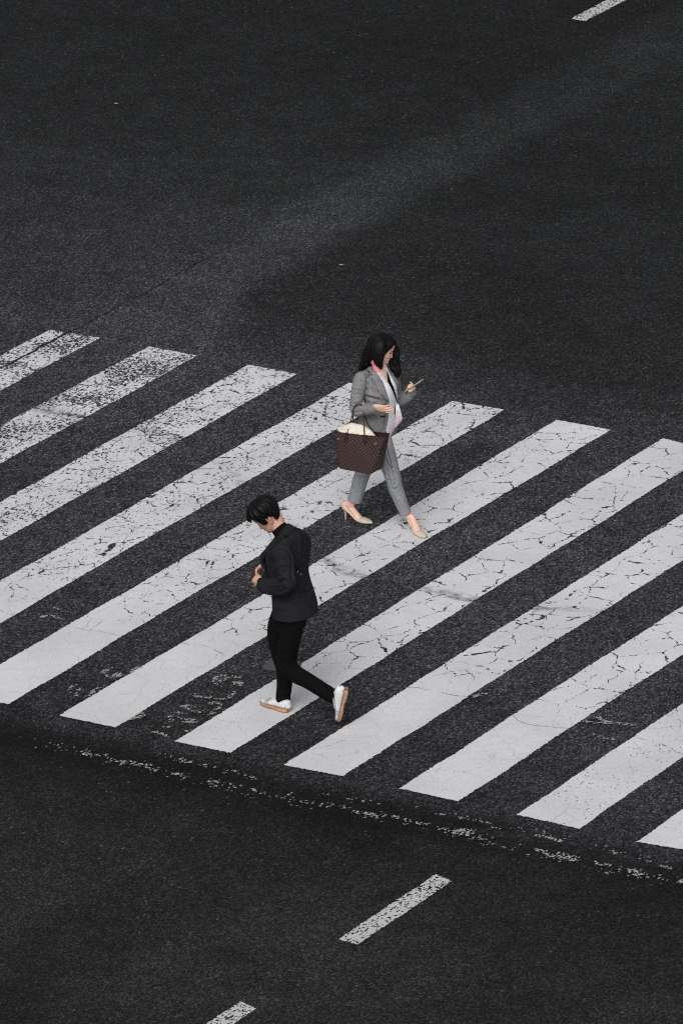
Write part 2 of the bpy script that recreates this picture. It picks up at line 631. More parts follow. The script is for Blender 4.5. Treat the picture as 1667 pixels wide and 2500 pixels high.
def quad_sheet(corners, z, step=.014, jit=.005, wav=.006, seed=0, t=.0):
    """a painted bar; corners BL, BR, TR, TL; long ragged edges"""
    r = np.random.RandomState(seed)
    BL, BR, TR, TL = [V(*c[:2]) for c in corners]
    n = max(8, int(np.linalg.norm(TL - BL) / step))
    def edge(A, B, s):
        t_ = np.linspace(0, 1, n)
        p = A + (B - A) * t_[:, None]
        nn = V(-(B - A)[1], (B - A)[0]); nn /= np.linalg.norm(nn)
        y = t_ * np.linalg.norm(B - A)
        w = wav * (np.sin(y * 2.1 + s) + .7 * np.sin(y * 5.3 + 2 * s) + .5 * np.sin(y * 11 + 3 * s)) / 1.5
        k = w + r.normal(size=n) * jit
        return p + nn * k[:, None]
    Lf, Rt = edge(BL, TL, seed + .3), edge(BR, TR, seed * 1.7 + 1)
    m_ = 34
    G = np.zeros((n, m_, 3))
    for j in range(m_):
        G[:, j, :2] = Lf + (Rt - Lf) * j / (m_ - 1)
    d = (TL - BL) / np.linalg.norm(TL - BL)
    G[0, :, :2] += d * (r.normal(size=m_) * jit * 1.2)[:, None]
    G[-1, :, :2] += d * (r.normal(size=m_) * jit * 1.2)[:, None]
    G[:, :, 2] = z
    return Geo().grid(G)


TLc = {1: (121.3, 805.7), 2: (361.7, 846.2), 3: (606.4, 890.8), 5: (1105, 979.7), 6: (1359, 1026), 7: (1617.6, 1071)}
TRc = {1: (243.6, 824.9), 2: (482.4, 869), 3: (726, 913.7), 5: (1230.9, 1001), 6: (1491.7, 1049.8)}
BLc = {6: (144.7, 1748.8), 7: (428.2, 1811.6), 8: (692.5, 1869), 9: (974.8, 1926.6), 10: (1261.7, 1990.3), 11: (1552.3, 2056.8)}
BRc = {5: (20.2, 1720.6), 6: (280.8, 1777), 7: (563.8, 1839.8), 8: (836.7, 1896.7), 9: (1118.2, 1957.9), 10: (1412, 2024.9)}
LAB = {
    1: 'flaked white crossing stripe split lengthwise by a dark joint crack',
    2: 'heavily flaked white crossing stripe next to the one split by the crack',
    3: 'flaked white crossing stripe ending left of the woman, third from the far-left corner',
    4: 'white crossing stripe that runs up behind the woman with the tote bag',
    5: 'white crossing stripe behind the head of the man and rear foot of the woman',
    6: 'cracked white crossing stripe under the front foot of the woman',
    7: 'white crossing stripe that the standing foot of the man rests on',
    8: 'white crossing stripe just beyond the raised rear shoe of the man',
    9: 'white crossing stripe with a smooth near end, second in front of the man',
    10: 'white crossing stripe peppered with small dark specks near its lower end',
    11: 'white crossing stripe cut off by the lower right edge, nearest of all',
}
for k in range(1, 12):
    x0 = .965 * (k - 6); x1 = x0 + .488
    c_ = [gnd(*BLc[k]) if k in BLc else V(x0, 0, 0), gnd(*BRc[k]) if k in BRc else V(x1, 0, 0),
          gnd(*TRc[k]) if k in TRc else V(x1, 7.22, 0), gnd(*TLc[k]) if k in TLc else V(x0, 7.22, 0)]
    g = quad_sheet(c_, 0.0, seed=k, jit=.0032)
    base = V((x0 + x1) / 2, 3.6, .004)
    me = g.mesh('crosswalk_stripe')
    co = coords(me); co[:, 2] = .004; setco(me, co)
    o = link('crosswalk_stripe', me, m_paint, base=base, smooth=False)
    tag(o, LAB[k], 'crosswalk stripe', 'white stripes of the pedestrian crossing')

for lab, xa, ya, yb, s_ in [('worn speckled white lane dash lying whole in the dark road below the crossing', 3.915, -2.52, -1.22, 31),
                            ('worn white lane dash cut off by the bottom edge of the photo', 3.885, -5.1, -3.73, 32),
                            ('worn white lane dash in the far top right corner', -5.34, 16.72, 18.0, 33)]:
    g = quad_sheet([V(xa, ya, 0), V(xa + .158, ya - .01, 0), V(xa + .158, yb - .05, 0), V(xa, yb, 0)], 0., seed=s_, jit=.004, wav=.003)
    me = g.mesh('lane_dash'); co = coords(me); co[:, 2] = .004; setco(me, co)
    tag(link('lane_dash', me, m_dash, base=V(xa + .08, ya + .6, .004), smooth=False), lab, 'lane marking', 'worn lane dashes along the road')


def stroke(g, fades, pts, w, n=24, jit=.012):
    """ragged stroke over ground points, with a fade value towards its border"""
    P = cat([gnd(*p)[:2] if p[0] > 20 else V(*p) for p in pts], 8) if len(pts) > 2 else np.array([V(*(gnd(*pts[0])[:2])) * (1 - t) + V(*(gnd(*pts[1])[:2])) * t for t in np.linspace(0, 1, 10)])
    T = np.gradient(P, axis=0); T /= np.linalg.norm(T, axis=1)[:, None] + 1e-9
    N = np.stack([-T[:, 1], T[:, 0]], 1)
    m_ = 9
    G = np.zeros((len(P), m_, 3)); F = np.zeros((len(P), m_))
    for j in range(m_):
        s_ = j / (m_ - 1) * 2 - 1
        G[:, j, :2] = P + N * s_ * w / 2
        F[:, j] = 1 - abs(s_) ** 3
    e = np.minimum(np.arange(len(P)), np.arange(len(P))[::-1]) / 3.
    F *= np.clip(e, 0, 1)[:, None]
    g.grid(G); fades.append(F.ravel())


def marks(name, strokes, w, mat, z):
    g = Geo(); fades = []
    for i, st in enumerate(strokes):
        ww = w
        if isinstance(st, tuple): st, ww = st
        stroke(g, fades, st, ww)
    me = g.mesh(name)
    co = coords(me)
    # overlapping strokes sit a hair above one another
    off = np.concatenate([np.full(len(f), i * .00025) for i, f in enumerate(fades)])
    co[:, 2] = z + off + rng.uniform(0, .0002, len(co)); setco(me, co)
    me.update()
    for p in me.polygons:
        if p.normal.z < 0: p.flip()
    me.update()
    attr(me, 'fade', np.concatenate(fades))
    return tag(link(name, me, mat, smooth=False), kind='structure')


Q = lambda x, y: (120 + .38265 * x, 1560 + .38265 * y)      # crop of the old lettering remnants
marks('worn_road_markings', [
    [Q(330, 230), Q(370, 200), Q(420, 185)], [Q(340, 240), Q(400, 235), Q(470, 215)], [Q(395, 255), Q(450, 235), Q(480, 222)],
    [Q(120, 335), Q(150, 305), Q(200, 290)], [Q(130, 345), Q(170, 345), Q(190, 315)], [Q(150, 352), Q(175, 362), Q(200, 350)],
    [Q(200, 378), Q(240, 370), Q(300, 330), Q(380, 300)], [Q(240, 365), Q(290, 342), Q(340, 320)], [Q(500, 225), Q(550, 195), Q(590, 178)],
    [Q(1040, 290), Q(1070, 250), Q(1130, 232)], [Q(1050, 300), Q(1100, 270), Q(1150, 245)], [Q(1150, 240), Q(1200, 250), Q(1240, 238)],
    [Q(1160, 285), Q(1200, 280), Q(1240, 295)], [Q(1170, 290), Q(1220, 300), Q(1190, 262)],
    [Q(910, 350), Q(940, 372), Q(1020, 380), Q(1090, 388)], [Q(1020, 375), Q(1100, 390), Q(1160, 370), Q(1180, 335)], [Q(1130, 350), Q(1170, 345), Q(1180, 365)],
    [Q(840, 430), Q(870, 445), Q(930, 470), Q(1000, 470)], [Q(860, 435), Q(900, 432), Q(920, 445)], [Q(1010, 430), Q(1060, 410), Q(1090, 440), Q(1050, 460)],
    [Q(780, 540), Q(780, 490), Q(820, 478), Q(860, 490)], [Q(810, 505), Q(880, 520), Q(950, 525)], [Q(840, 530), Q(900, 540), Q(960, 535)], [Q(990, 495), Q(1030, 485), Q(1060, 470)],
    [Q(720, 580), Q(760, 568), Q(790, 575)], [Q(640, 605), Q(700, 608), Q(790, 640)], [Q(680, 600), Q(740, 620), Q(800, 625)],
    [Q(520, 520), Q(560, 500), Q(610, 470)], [Q(560, 520), Q(590, 505), Q(610, 490)], [Q(500, 535), Q(540, 515), Q(575, 500)], [Q(860, 605), Q(880, 595), Q(910, 590)],
    [(1150, 1706), (1172, 1700), (1196, 1697)], [(1418, 1762), (1450, 1768), (1500, 1770), (1570, 1776)], [(1450, 1750), (1480, 1765), (1540, 1772)], [(1440, 1794), (1475, 1805), (1500, 1811)],
    [(95, 1515), (120, 1505), (150, 1517)], [(130, 1490), (140, 1488), (150, 1492)]], .050, m_worn, .004)
sl = [[Q(200, 735), Q(240, 740), Q(270, 742)], [Q(270, 745), Q(330, 748), Q(390, 745)], [Q(390, 770), Q(450, 785), Q(500, 790)], [Q(480, 778), Q(560, 800), Q(660, 830)], [Q(500, 790), Q(600, 805), Q(670, 808)], [Q(640, 835), Q(700, 845), Q(760, 850)],
      [Q(800, 775), Q(870, 790), Q(930, 795)], [Q(950, 800), Q(1000, 815), Q(1080, 828)], [Q(740, 848), Q(800, 866), Q(880, 870)], [Q(1000, 915), Q(1050, 918), Q(1100, 925)],
      [Q(1270, 965), Q(1310, 970), Q(1330, 975)], [Q(1340, 985), Q(1370, 992), Q(1400, 990)], [Q(1280, 880), Q(1300, 885), Q(1320, 885)], [Q(1520, 990), Q(1545, 1000), Q(1560, 1003)]]
R4 = lambda x, y: (834 + .53125 * x, 1900 + .53125 * y)
sl += [[R4(40, 158), R4(90, 165), R4(160, 172)], [R4(220, 180), R4(270, 190), R4(320, 208)], [R4(330, 208), R4(370, 215), R4(400, 215)], [R4(440, 238), R4(480, 245), R4(500, 250)], ([R4(500, 258), R4(560, 255), R4(620, 262)], .15),
       [R4(570, 280), R4(620, 285), R4(660, 280)], [R4(660, 230), R4(700, 235), R4(740, 240)], ([R4(930, 350), R4(1000, 362), R4(1100, 385)], .13), [R4(1150, 390), R4(1200, 402), R4(1240, 410)], [R4(1270, 420), R4(1320, 435), R4(1390, 462)],
       [R4(870, 265), R4(950, 280), R4(1030, 305)], [R4(1380, 388), R4(1410, 390), R4(1430, 392)], [R4(1460, 408), R4(1490, 415), R4(1530, 425)], [R4(890, 335), R4(920, 342), R4(950, 350)], [R4(1540, 480), R4(1555, 485), R4(1567, 490)], [R4(1300, 430), R4(1340, 436), R4(1400, 455)]]
marks('worn_stop_line', sl, .06, m_stop, .0045)
m_faint = worn_material('faint_stop_line', .13, 86, (.28, .28, .29), True, .0)
gl = lambda x, y: tuple((x, y))
pts1 = [(x, -.53 + .03 * math.sin(x * 2.3)) for x in np.linspace(.1, 7.4, 60)]
pts2 = [(x, -.27 + .05 * math.sin(x * 1.7 + 1)) for x in np.linspace(1.0, 6.6, 50)]
marks('faint_stop_line', [(pts1, .20), (pts2, .12)], .2, m_faint, .0032)

# smooth round sealing patch beside the man's legs
g = Geo()
pc_ = gnd(*[v * 1.0632 for v in (647, 1527)])
ang = np.linspace(0, 2 * math.pi, 40, endpoint=False)
rr = 1 + .06 * np.sin(3 * ang + 1) + .04 * np.sin(5 * ang)
g.add([(pc_[0], pc_[1], .0045)] + [(pc_[0] + .135 * r_ * math.cos(a), pc_[1] + .145 * r_ * math.sin(a), .0045) for a, r_ in zip(ang, rr)], [(0, i + 1, (i + 1) % 40 + 1) for i in range(40)])
m_patch = simple('smooth_asphalt_patch', (84, 83, 88), .8, .1, .06, 90)
tag(link('asphalt_patch', g.mesh(), m_patch, smooth=False), kind='structure')

# small scraps of litter lying on the far carriageway
def scrap(px, py, s, seed, label):
    r = np.random.RandomState(seed)
    p = gnd(px, py)
    g = Geo()
    G = np.zeros((4, 4, 3))
    for i in range(4):
        for j in range(4):
            G[i, j] = p + V((i - 1.5) * s / 3, (j - 1.5) * s * .8 / 3, .006 + abs(r.normal()) * s * .12) + np.append(r.normal(size=2) * s * .05, 0)
    g.grid(G)
    tag(link('paper_scrap', g.mesh(), m_scrap, base=p, smooth=False), label, 'litter', 'small pale scraps on the dark road')
m_scrap = simple('pale_paper', (138, 138, 137), .8, .2, .05)
scrap(833, 648, .035, 1, 'small pale scrap on the dark road up and left of the head of the woman')
scrap(285, 253, .03, 2, 'tiny pale scrap on the dark road near the upper left corner')
# ---------------------------------------------------------------- people: shared parts
def unit(v):
    v = np.asarray(v, float)
    return v / (np.linalg.norm(v) + 1e-12)


HT = np.array([  # t, front, back, half width
    (0.00, .058, .010, .018), (.035, .074, .014, .032), (.08, .081, .018, .042), (.15, .083, .030, .050), (.23, .083, .045, .056),
    (.32, .084, .062, .0615), (.42, .084, .078, .067), (.52, .084, .088, .0715), (.62, .087, .094, .0745), (.72, .087, .0955, .0755),
    (.81, .080, .091, .072), (.89, .066, .078, .062), (.945, .048, .058, .047), (.98, .028, .034, .028), (1.0, .004, .005, .004)])
HH = .222


class Head:
    def __init__(s, C, F, U, k=1., nose=1.):
        s.C = np.asarray(C, float); s.F = unit(F)
        s.L = unit(np.cross(U, s.F)); s.U = np.cross(s.F, s.L)
        s.k = k; s.nose = nose

    def pt(s, t, th, off=0.):
        """t 0 chin .. 1 crown, th 0 at the face, +90 deg at the left ear"""
        t = np.asarray(t, float); th = np.asarray(th, float)
        xf, xb, w_ = [np.interp(t, HT[:, 0], HT[:, i]) for i in (1, 2, 3)]
        c, sn = np.cos(th), np.sin(th)
        e = 2 / 2.25
        cx = np.sign(c) * abs(c) ** e; sx = np.sign(sn) * abs(sn) ** e
        x = np.where(c > 0, xf, xb) * cx; y = w_ * sx
        z = (t - .5) * HH
        # offset along the approximate normal
        nx, ny, nz = x / .09 ** 2, y / .073 ** 2, (z - .01) / .11 ** 2 * np.where(z > 0, 1, .25)
        nn = np.sqrt(nx ** 2 + ny ** 2 + nz ** 2) + 1e-9
        x = x + nx / nn * off; y = y + ny / nn * off; z = z + nz / nn * off
        return x, y, z

    def world(s, x, y, z):
        x, y, z = [np.asarray(a, float)[..., None] * s.k for a in (x, y, z)]
        return s.C + x * s.F + y * s.L + z * s.U

    def local(s, co):
        d = (co - s.C) / s.k
        return d @ s.F, d @ s.L, d @ s.U

    def skull(s, g):
        t = np.concatenate([np.linspace(0, .9, 70), np.linspace(.91, 1, 14)])
        th = np.linspace(-math.pi, math.pi, 96, endpoint=False)
        tt, hh = np.meshgrid(t, th, indexing='ij')
        x, y, z = s.pt(tt, hh)
        fr = np.clip(x / .05, 0, 1)
        def b(a, y0, z0, sy, sz):
            return a * np.exp(-((y - y0) / sy) ** 2 - ((z - z0) / sz) ** 2) * fr
        d = 0
        n_ = s.nose
        d += b(.004 * n_, 0, -.004, .008, .012) + b(.009 * n_, 0, -.020, .0095, .012) + b(.016 * n_, 0, -.036, .011, .0095)
        for q in (-1, 1):
            d += b(.006, q * .011, -.041, .007, .006) + b(-.010, q * .031, .003, .015, .010) + b(.0045, q * .031, .000, .010, .0075)
            d += b(.0035, q * .027, .021, .018, .007) + b(.0045, q * .038, -.030, .018, .016)
        d += b(.0065, 0, -.0600, .017, .0045) + b(.0070, 0, -.0700, .014, .0048) + b(-.0035, 0, -.0652, .02, .0020)
        d += b(-.0035, 0, -.080, .016, .006) + b(.006, 0, -.097, .017, .011)
        g.grid(s.world(x + d, y, z), True)
        k = len(g.v[-1]); off = sum(len(a) for a in g.v) - k; n = len(th)
        g.f.append(tuple(off + i for i in range(n))); g.f.append(tuple(off + k - n + i for i in reversed(range(n))))

    def ear(s, g, side):
        c = V(-.010, side * .0735, -.014)
        P = []
        for a in np.linspace(-.35 * math.pi, 1.30 * math.pi, 12):
            x = c[0] - .017 * math.sin(a) * .9 - .004; z = c[2] + .029 * math.cos(a)
            P.append(s.world(x, c[1] + side * (.006 + .005 * abs(math.sin(a))), z))
        tube(g, P, [.0035] + [.0042] * 10 + [.005], ref=s.L, seg=8, sub=3)
        tube(g, [s.world(c[0] - .008, c[1] + side * -.002, c[2] - .024), s.world(c[0] - .009, c[1] + side * .003, c[2]), s.world(c[0] - .009, c[1] - side * .001, c[2] + .022)],
             [(.004, .010), (.005, .014), (.004, .010)], ref=s.L, seg=10, sub=3)

    def paint(s, me):
        """face colouring kept as point attributes"""
        x, y, z = s.local(coords(me))
        fr = np.clip((x - .04) / .03, 0, 1) * (np.abs(y) < .08) * (abs(z) < .13)
        g_ = lambda y0, z0, sy, sz, sl=0: np.exp(-(np.abs((y - y0) / sy)) ** 3 - (np.abs((z - z0 - sl * (np.abs(y) - .03)) / sz)) ** 2.4)
        lip = np.clip(g_(0, -.0655, .0225, .0085) * fr * 1.15, 0, 1)
        eye = np.clip((g_(.031, -.003, .0155, .0036) + g_(-.031, -.003, .0155, .0036)) * fr * 1.2, 0, 1)
        brow = np.clip((g_(.030, .021, .019, .0042, .12) + g_(-.030, .021, .019, .0042, .12)) * fr * 1.1, 0, 1)
        blush = np.clip((g_(.040, -.032, .024, .024) + g_(-.040, -.032, .024, .024) + .7 * g_(0, -.038, .014, .014)) * fr, 0, 1)
        nostril = np.clip((g_(.007, -.0465, .005, .0035) + g_(-.007, -.0465, .005, .0035)) * fr, 0, 1)
        attr(me, 'lip', lip); attr(me, 'dark', np.maximum(np.maximum(eye, brow * .85), nostril * .6)); attr(me, 'blush', blush)


def skin_material(name, c, lipc, blushc):
    m, nt, b = new_mat(name)
    co = nt.coord()
    k = nt.noise(co, 24, 4, .6)
    base = nt.mix(nt.mr(k, .3, .7), tuple(v * .9 for v in lin(c)), tuple(v * 1.07 for v in lin(c)))
    def at_(n_):
        a = nt.n.new('ShaderNodeAttribute'); a.attribute_name = n_
        return a.outputs['Fac']
    base = nt.mix(nt.math('MULTIPLY', at_('blush'), .5), base, lin(blushc))
    base = nt.mix(nt.math('MULTIPLY', at_('lip'), .9), base, lin(lipc))
    base = nt.mix(nt.math('MULTIPLY', at_('dark'), .95), base, (.012, .009, .008))
    nt.put(b.inputs['Base Color'], base)
    b.inputs['Roughness'].default_value = .55
    b.inputs['Specular IOR Level'].default_value = .35
    b.inputs['Subsurface Weight'].default_value = .12
    b.inputs['Subsurface Radius'].default_value = (.012, .005, .003)
    b.inputs['Subsurface Scale'].default_value = 1.
    bump(nt, b, nt.noise(co, 260, 2), .08, .002)
    return m


def hair_material(name, c, c2):
    m, nt, b = new_mat(name)
    co = nt.coord()
    s_ = nt.noise(nt.vmul(co, (1, 1, .16)), 240, 3, .65)
    nt.put(b.inputs['Base Color'], nt.mix(nt.mr(s_, .35, .75), lin(c), lin(c2)))
    b.inputs['Roughness'].default_value = .5
    b.inputs['Specular IOR Level'].default_value = .18
    bump(nt, b, s_, .5, .004)
    return m


def fabric(name, c1, c2, scale=420., rough=.9, weave=.25, broad=.10, spec=.12, mottled=None):
    """woven cloth: thread-sized speckle, broad fading and a weave bump"""
    m, nt, b = new_mat(name)
    co = nt.coord()
    f = nt.noise(co, scale, 2, .7)
    f2 = nt.noise(nt.vmul(co, (1, 1, .35)), scale * .45, 2, .6)
    k = nt.mr(nt.fmix(.5, f, f2), .38, .62)
    c = nt.mix(k, lin(c1), lin(c2))
    br = nt.mr(nt.noise(co, 7, 3), .3, .7, 1 - broad, 1 + broad)
    comb = nt.n.new('ShaderNodeCombineColor')
    for i in range(3): nt.put(comb.inputs[i], br)
    c = nt.mix(1., c, comb.outputs[0], 'MULTIPLY')
    nt.put(b.inputs['Base Color'], c)
    b.inputs['Roughness'].default_value = rough
    b.inputs['Specular IOR Level'].default_value = spec
    bump(nt, b, nt.math('ADD', f, f2), weave, .002)
    return m


def hand(g, W, D, N, tside, curl=(.4, .45, .5, .55), base=.25, spread=.07, thumb=(.55, .75, .2), tcurl=.25, k=1., wrist=.022):
    """palm, four separate fingers of different length and a thumb from the side of the palm.
    N points out of the palm, tside (+1/-1) picks the thumb edge"""
    D = unit(D); N = unit(N - D * (N @ D)); T = unit(np.cross(D, N)) * tside
    W = np.asarray(W, float)
    tube(g, [W - D * .03 * k, W, W + D * .03 * k, W + D * .062 * k, W + D * .088 * k],
         [(wrist * 1.05, wrist * .82), (wrist * 1.05 * k, wrist * .8 * k), (.032 * k, .016 * k), (.038 * k, .0145 * k), (.037 * k, .011 * k)], ref=T, seg=20, sub=5, expo=2.3)
    Ls = (.070, .078, .073, .056)
    for i in range(4):
        p = W + (D * (.080 - .004 * abs(i - 1)) + T * (.0275 - .0185 * i)) * k
        d = unit(D + T * spread * (1.4 - i)); n = unit(N - d * (N @ d))
        P = [p - d * .02 * k, p]
        a = base
        for j, fr in enumerate((.45, .32, .23)):
            dd = d * math.cos(a) + n * math.sin(a)
            p = p + dd * Ls[i] * fr * k
            P.append(p)
            a += curl[i] * (1.15 if j == 0 else .8)
        r = (.0088 if i < 3 else .0077) * k
        tube(g, P, [r * .9, r, r * .93, r * .86, r * .66], ref=T, seg=12, sub=4)
    d = unit(D * thumb[0] + T * thumb[1] + N * thumb[2])
    p = W + (D * .018 + T * .022) * k
    P = [p]
    bend = unit(D * .8 - T * .35 + N * .4)
    for j, l_ in enumerate((.040, .031, .025)):
        p = p + d * l_ * k
        P.append(p)
        d = unit(d + bend * tcurl)
    tube(g, P, [.0125 * k, .0112 * k, .0098 * k, .0070 * k], ref=N, seg=12, sub=4)


def patch(bv, conv, L, R, n=26, m=9, off=.004, lift=0.):
    """strip of cloth lying on a body surface between two measured outlines"""
    L = cat(L, 12) if len(L) > 2 else np.array([V(*L[0]) * (1 - t) + V(*L[-1]) * t for t in np.linspace(0, 1, 12)])
    R = cat(R, 12) if len(R) > 2 else np.array([V(*R[0]) * (1 - t) + V(*R[-1]) * t for t in np.linspace(0, 1, 12)])
    def rs(A):
        s_ = np.concatenate([[0], np.cumsum(np.linalg.norm(np.diff(A, axis=0), axis=1))])
        u_ = np.linspace(0, s_[-1], n)
        return np.stack([np.interp(u_, s_, A[:, i]) for i in range(2)], 1)
    L, R = rs(L), rs(R)
    G = np.zeros((n, m, 3)); Nn = np.zeros((n, m, 3))
    for i in range(n):
        for j in range(m):
            q = L[i] + (R[i] - L[i]) * j / (m - 1)
            G[i, j], Nn[i, j] = hit(bv, conv(*q), off)
    for i in range(n - 2, -1, -1):      # no jumps onto something behind
        for j in range(m):
            d0 = (G[i + 1, j] - CAM) @ _f; d1 = (G[i, j] - CAM) @ _f
            d2 = min(max(d1, d0 - .035), d0 + .035)
            G[i, j] = CAM + (G[i, j] - CAM) * d2 / d1
    # relax so that the strip is smooth cloth
    for _ in range(3):
        Gi = G.copy()
        Gi[1:-1, 1:-1] = .5 * G[1:-1, 1:-1] + .125 * (G[:-2, 1:-1] + G[2:, 1:-1] + G[1:-1, :-2] + G[1:-1, 2:])
        G = Gi
    if lift:
        G += Nn * (lift * np.sin(np.linspace(0, math.pi, m)) ** .5)[None, :, None]
    return G


def slab(G, th):
    """closed thin sheet from a grid"""
    n, m, _ = G.shape
    du = np.gradient(G, axis=0); dv = np.gradient(G, axis=1)
    N = np.cross(du, dv)
    N /= np.linalg.norm(N, axis=2)[..., None] + 1e-12
    if np.mean(N @ (CAM - G.mean((0, 1)))) < 0: N = -N
    A = G + N * th / 2; B = G - N * th / 2
    ring = lambda X: np.concatenate([X[0, :], X[1:, -1], X[-1, -2::-1], X[-2:0:-1, 0]])
    g = Geo()
    g.grid(A); g.grid(B)
    a = ring(A); b_ = ring(B)
    g.grid(np.stack([a, b_]), True)
    return g


# ================================================================ THE MAN
MY = .88
m_skin_m = skin_material('man_skin', (196, 152, 134), (176, 112, 102), (200, 134, 118))
m_hair_m = hair_material('black_hair', (4, 4, 5), (10, 11, 13))
m_jacket_m = fabric('charcoal_wool', (22, 22, 25), (34, 34, 39), 380, .85, .3, .10, .2)
m_black = fabric('black_cotton', (5, 5, 6), (10, 11, 12), 380, .9, .2, .12, .12)
m_knit = fabric('black_knit', (7, 8, 10), (15, 16, 19), 260, .9, .5, .1, .1)
m_webbing = simple('black_webbing', (13, 13, 15), .6, .3, .1, 200)
m_white_leather = simple('white_leather', (206, 208, 211), .5, .35, .04, 30)
m_grey_suede = simple('grey_suede', (168, 170, 174), .9, .1, .06, 120)
m_gum = simple('gum_rubber', (168, 130, 104), .6, .3, .07, 40)
m_metal = simple('pale_metal', (200, 200, 200), .3, .5, .03, metal=.8)

a_ = lambda q, y: at(M1(*q), y)
b2 = lambda q, y: at(M2(*q), y)
yaw = math.radians(29)
pt_ = math.radians(46)
F_m = V(-math.cos(pt_) * math.cos(yaw), -math.cos(pt_) * math.sin(yaw), -math.sin(pt_))
U_m = V(-math.sin(pt_) * math.cos(yaw), -math.sin(pt_) * math.sin(yaw), math.cos(pt_))
ear_c = at(M1(496, 412), MY - .078)
hm = Head(V(0, 0, 0), F_m, U_m, 1.07, .95)
# place the head so that its left ear sits on the measured ear (face turned to -x: the near ear is the left one)
off_e = hm.world(-.010, .0785, -.014)
hm.C = ear_c - off_e

# joints
NL = {  # near side = his left
    'sh': a_((668, 775), .705), 'el': a_((735, 1235), .63), 'wr': a_((412, 1210), .70)}
FR = {'sh': a_((905, 640), 1.055), 'el': a_((720, 1130), 1.12), 'wr': a_((462, 955), .985)}
neck0 = a_((672, 560), MY)
hipc = b2((620, 70), MY)
base_m = V(1.33, MY, 0)

# feet
def foot_frame(H, D, U):
    D = unit(D); U = unit(np.asarray(U, float) - D * (U @ D))
    return H, D, U, np.cross(U, D)


ff_m = foot_frame(V(1.432, .868, .006), V(1.144, .943, .006) - V(1.432, .868, .006), V(0, 0, 1))
rt = at(M2(1213, 1432), .815); rh = at(M2(1332, 985), .80)
fr_m = foot_frame(rh, rt - rh, V(-.87, -.49, .0))

SH = np.array([  # s, half width, top, bottom of the upper
    (0, .024, .060, .014), (.03, .031, .080, .014), (.09, .034, .086, .014), (.18, .036, .082, .014), (.30, .036, .076, .014), (.42, .037, .070, .014),
    (.58, .0425, .056, .014), (.70, .0465, .047, .014), (.82, .046, .041, .014), (.92, .038, .036, .015), (.975, .024, .030, .016), (1.0, .008, .024, .018)])


def sneaker(ff, L, parent, springy=.010, hs=1.15):
    H, D, U, S = ff
    U = U * hs
    bend = lambda s_: springy * max(0, (s_ - .72) / .28) ** 2 + .004 * max(0, (.12 - s_) / .12) ** 2
    def upper(off=0., s0=0., s1=1., n=30):
        ss = np.linspace(s0, s1, n)
        P = []; R = []
        for s_ in ss:
            w_, t_, bo = [np.interp(s_, SH[:, 0], SH[:, i]) for i in (1, 2, 3)]
            P.append(H + D * L * (.055 + .925 * s_) + U * ((t_ + bo) / 2 + bend(s_)) + S * .006 * math.sin(math.pi * s_))
            R.append((w_ + off, (t_ - bo) / 2 + off))
        return P, R
    shoe = Geo()
    P, R = upper()
    tube(shoe, P, R, ref=S, seg=28, sub=2, expo=2.4)
    o = link('shoe', union(shoe, .003, 2), m_white_leather, parent)
    sole = Geo()
    ss = np.linspace(0, 1, 34)
    rows = []
    for s_ in ss:
        w_ = np.interp(s_, SH[:, 0], SH[:, 1]) + .0055
        w_ = min(w_, .052 * math.sqrt(max(.14, min(1, s_ / .10 + .2))) * .78) if s_ < .1 else w_
        c = H + D * (L * (s_ * .972 + .026)) + U * bend(s_) + S * .006 * math.sin(math.pi * s_)
        h_ = .020
        arch = .006 * math.exp(-((s_ - .42) / .12) ** 2)
        rows.append([c - S * w_ * .96 + U * arch, c - S * w_ + U * .010, c - S * w_ + U * h_, c - S * (w_ - .006) + U * (h_ + .001), c + S * (w_ - .006) + U * (h_ + .001), c + S * w_ + U * h_, c + S * w_ + U * .010, c + S * w_ * .96 + U * arch])
    G = np.array(rows)
    sole.grid(G, True)
    k = len(G) * 8
    sole.f.append(tuple(range(8))); sole.f.append(tuple(k - 8 + i for i in reversed(range(8))))
    link('sole', sole.mesh(), m_gum, o)
    ov = Geo()
    P, R = upper(.0022, .60, .74, 8)
    tube(ov, P, R, ref=S, seg=28, sub=2, expo=2.4, cap=(0, 0))
    link('side_overlay', ov.mesh(), m_grey_suede, o)
    lc = Geo()
    for i in range(5):
        s_ = .40 + .05 * i
        w_, t_, bo = [np.interp(s_, SH[:, 0], SH[:, j]) for j in (1, 2, 3)]
        c = H + D * L * s_ + U * (t_ + .0015) + S * .005
        tube(lc, [c - S * .016 - U * .003, c + U * .0015, c + S * .016 - U * .003 + D * .004], [.0022] * 3, ref=U, seg=6, sub=3)
    link('laces', lc.mesh(), m_white_leather, o)
    return o


# --- body, one continuous surface
g = Geo()
hm.skull(g); hm.ear(g, 1); hm.ear(g, -1)
tube(g, [hm.world(-.022, 0, -.02), hm.world(-.026, 0, -.070), a_((640, 530), MY), a_((690, 610), MY), a_((745, 720), MY)], [.052, .050, .049, .052, (.09, .06)], seg=24)
tube(g, [a_((775, 730), MY), a_((760, 800), MY), a_((745, 1000), MY), a_((770, 1200), MY), a_((815, 1400), MY), hipc], [(.12, .06), (.155, .095), (.155, .105), (.14, .095), (.155, .11), (.15, .11)], seg=28, expo=2.3)
for J, s_ in ((NL, 1), (FR, 1)):
    mid = (J['sh'] + J['el']) / 2
    tube(g, [J['sh'], mid, J['el'], (J['el'] * .55 + J['wr'] * .45) - V(0, 0, .018), J['wr']], [.052, .043, .034, .027, .022], seg=16)
hand(g, NL['wr'], unit(V(-.80, .30, .10)), V(.15, .75, -.75), 1, curl=(.75, .8, .85, .9), base=.55, thumb=(.75, .35, .55), tcurl=.35, k=.93)
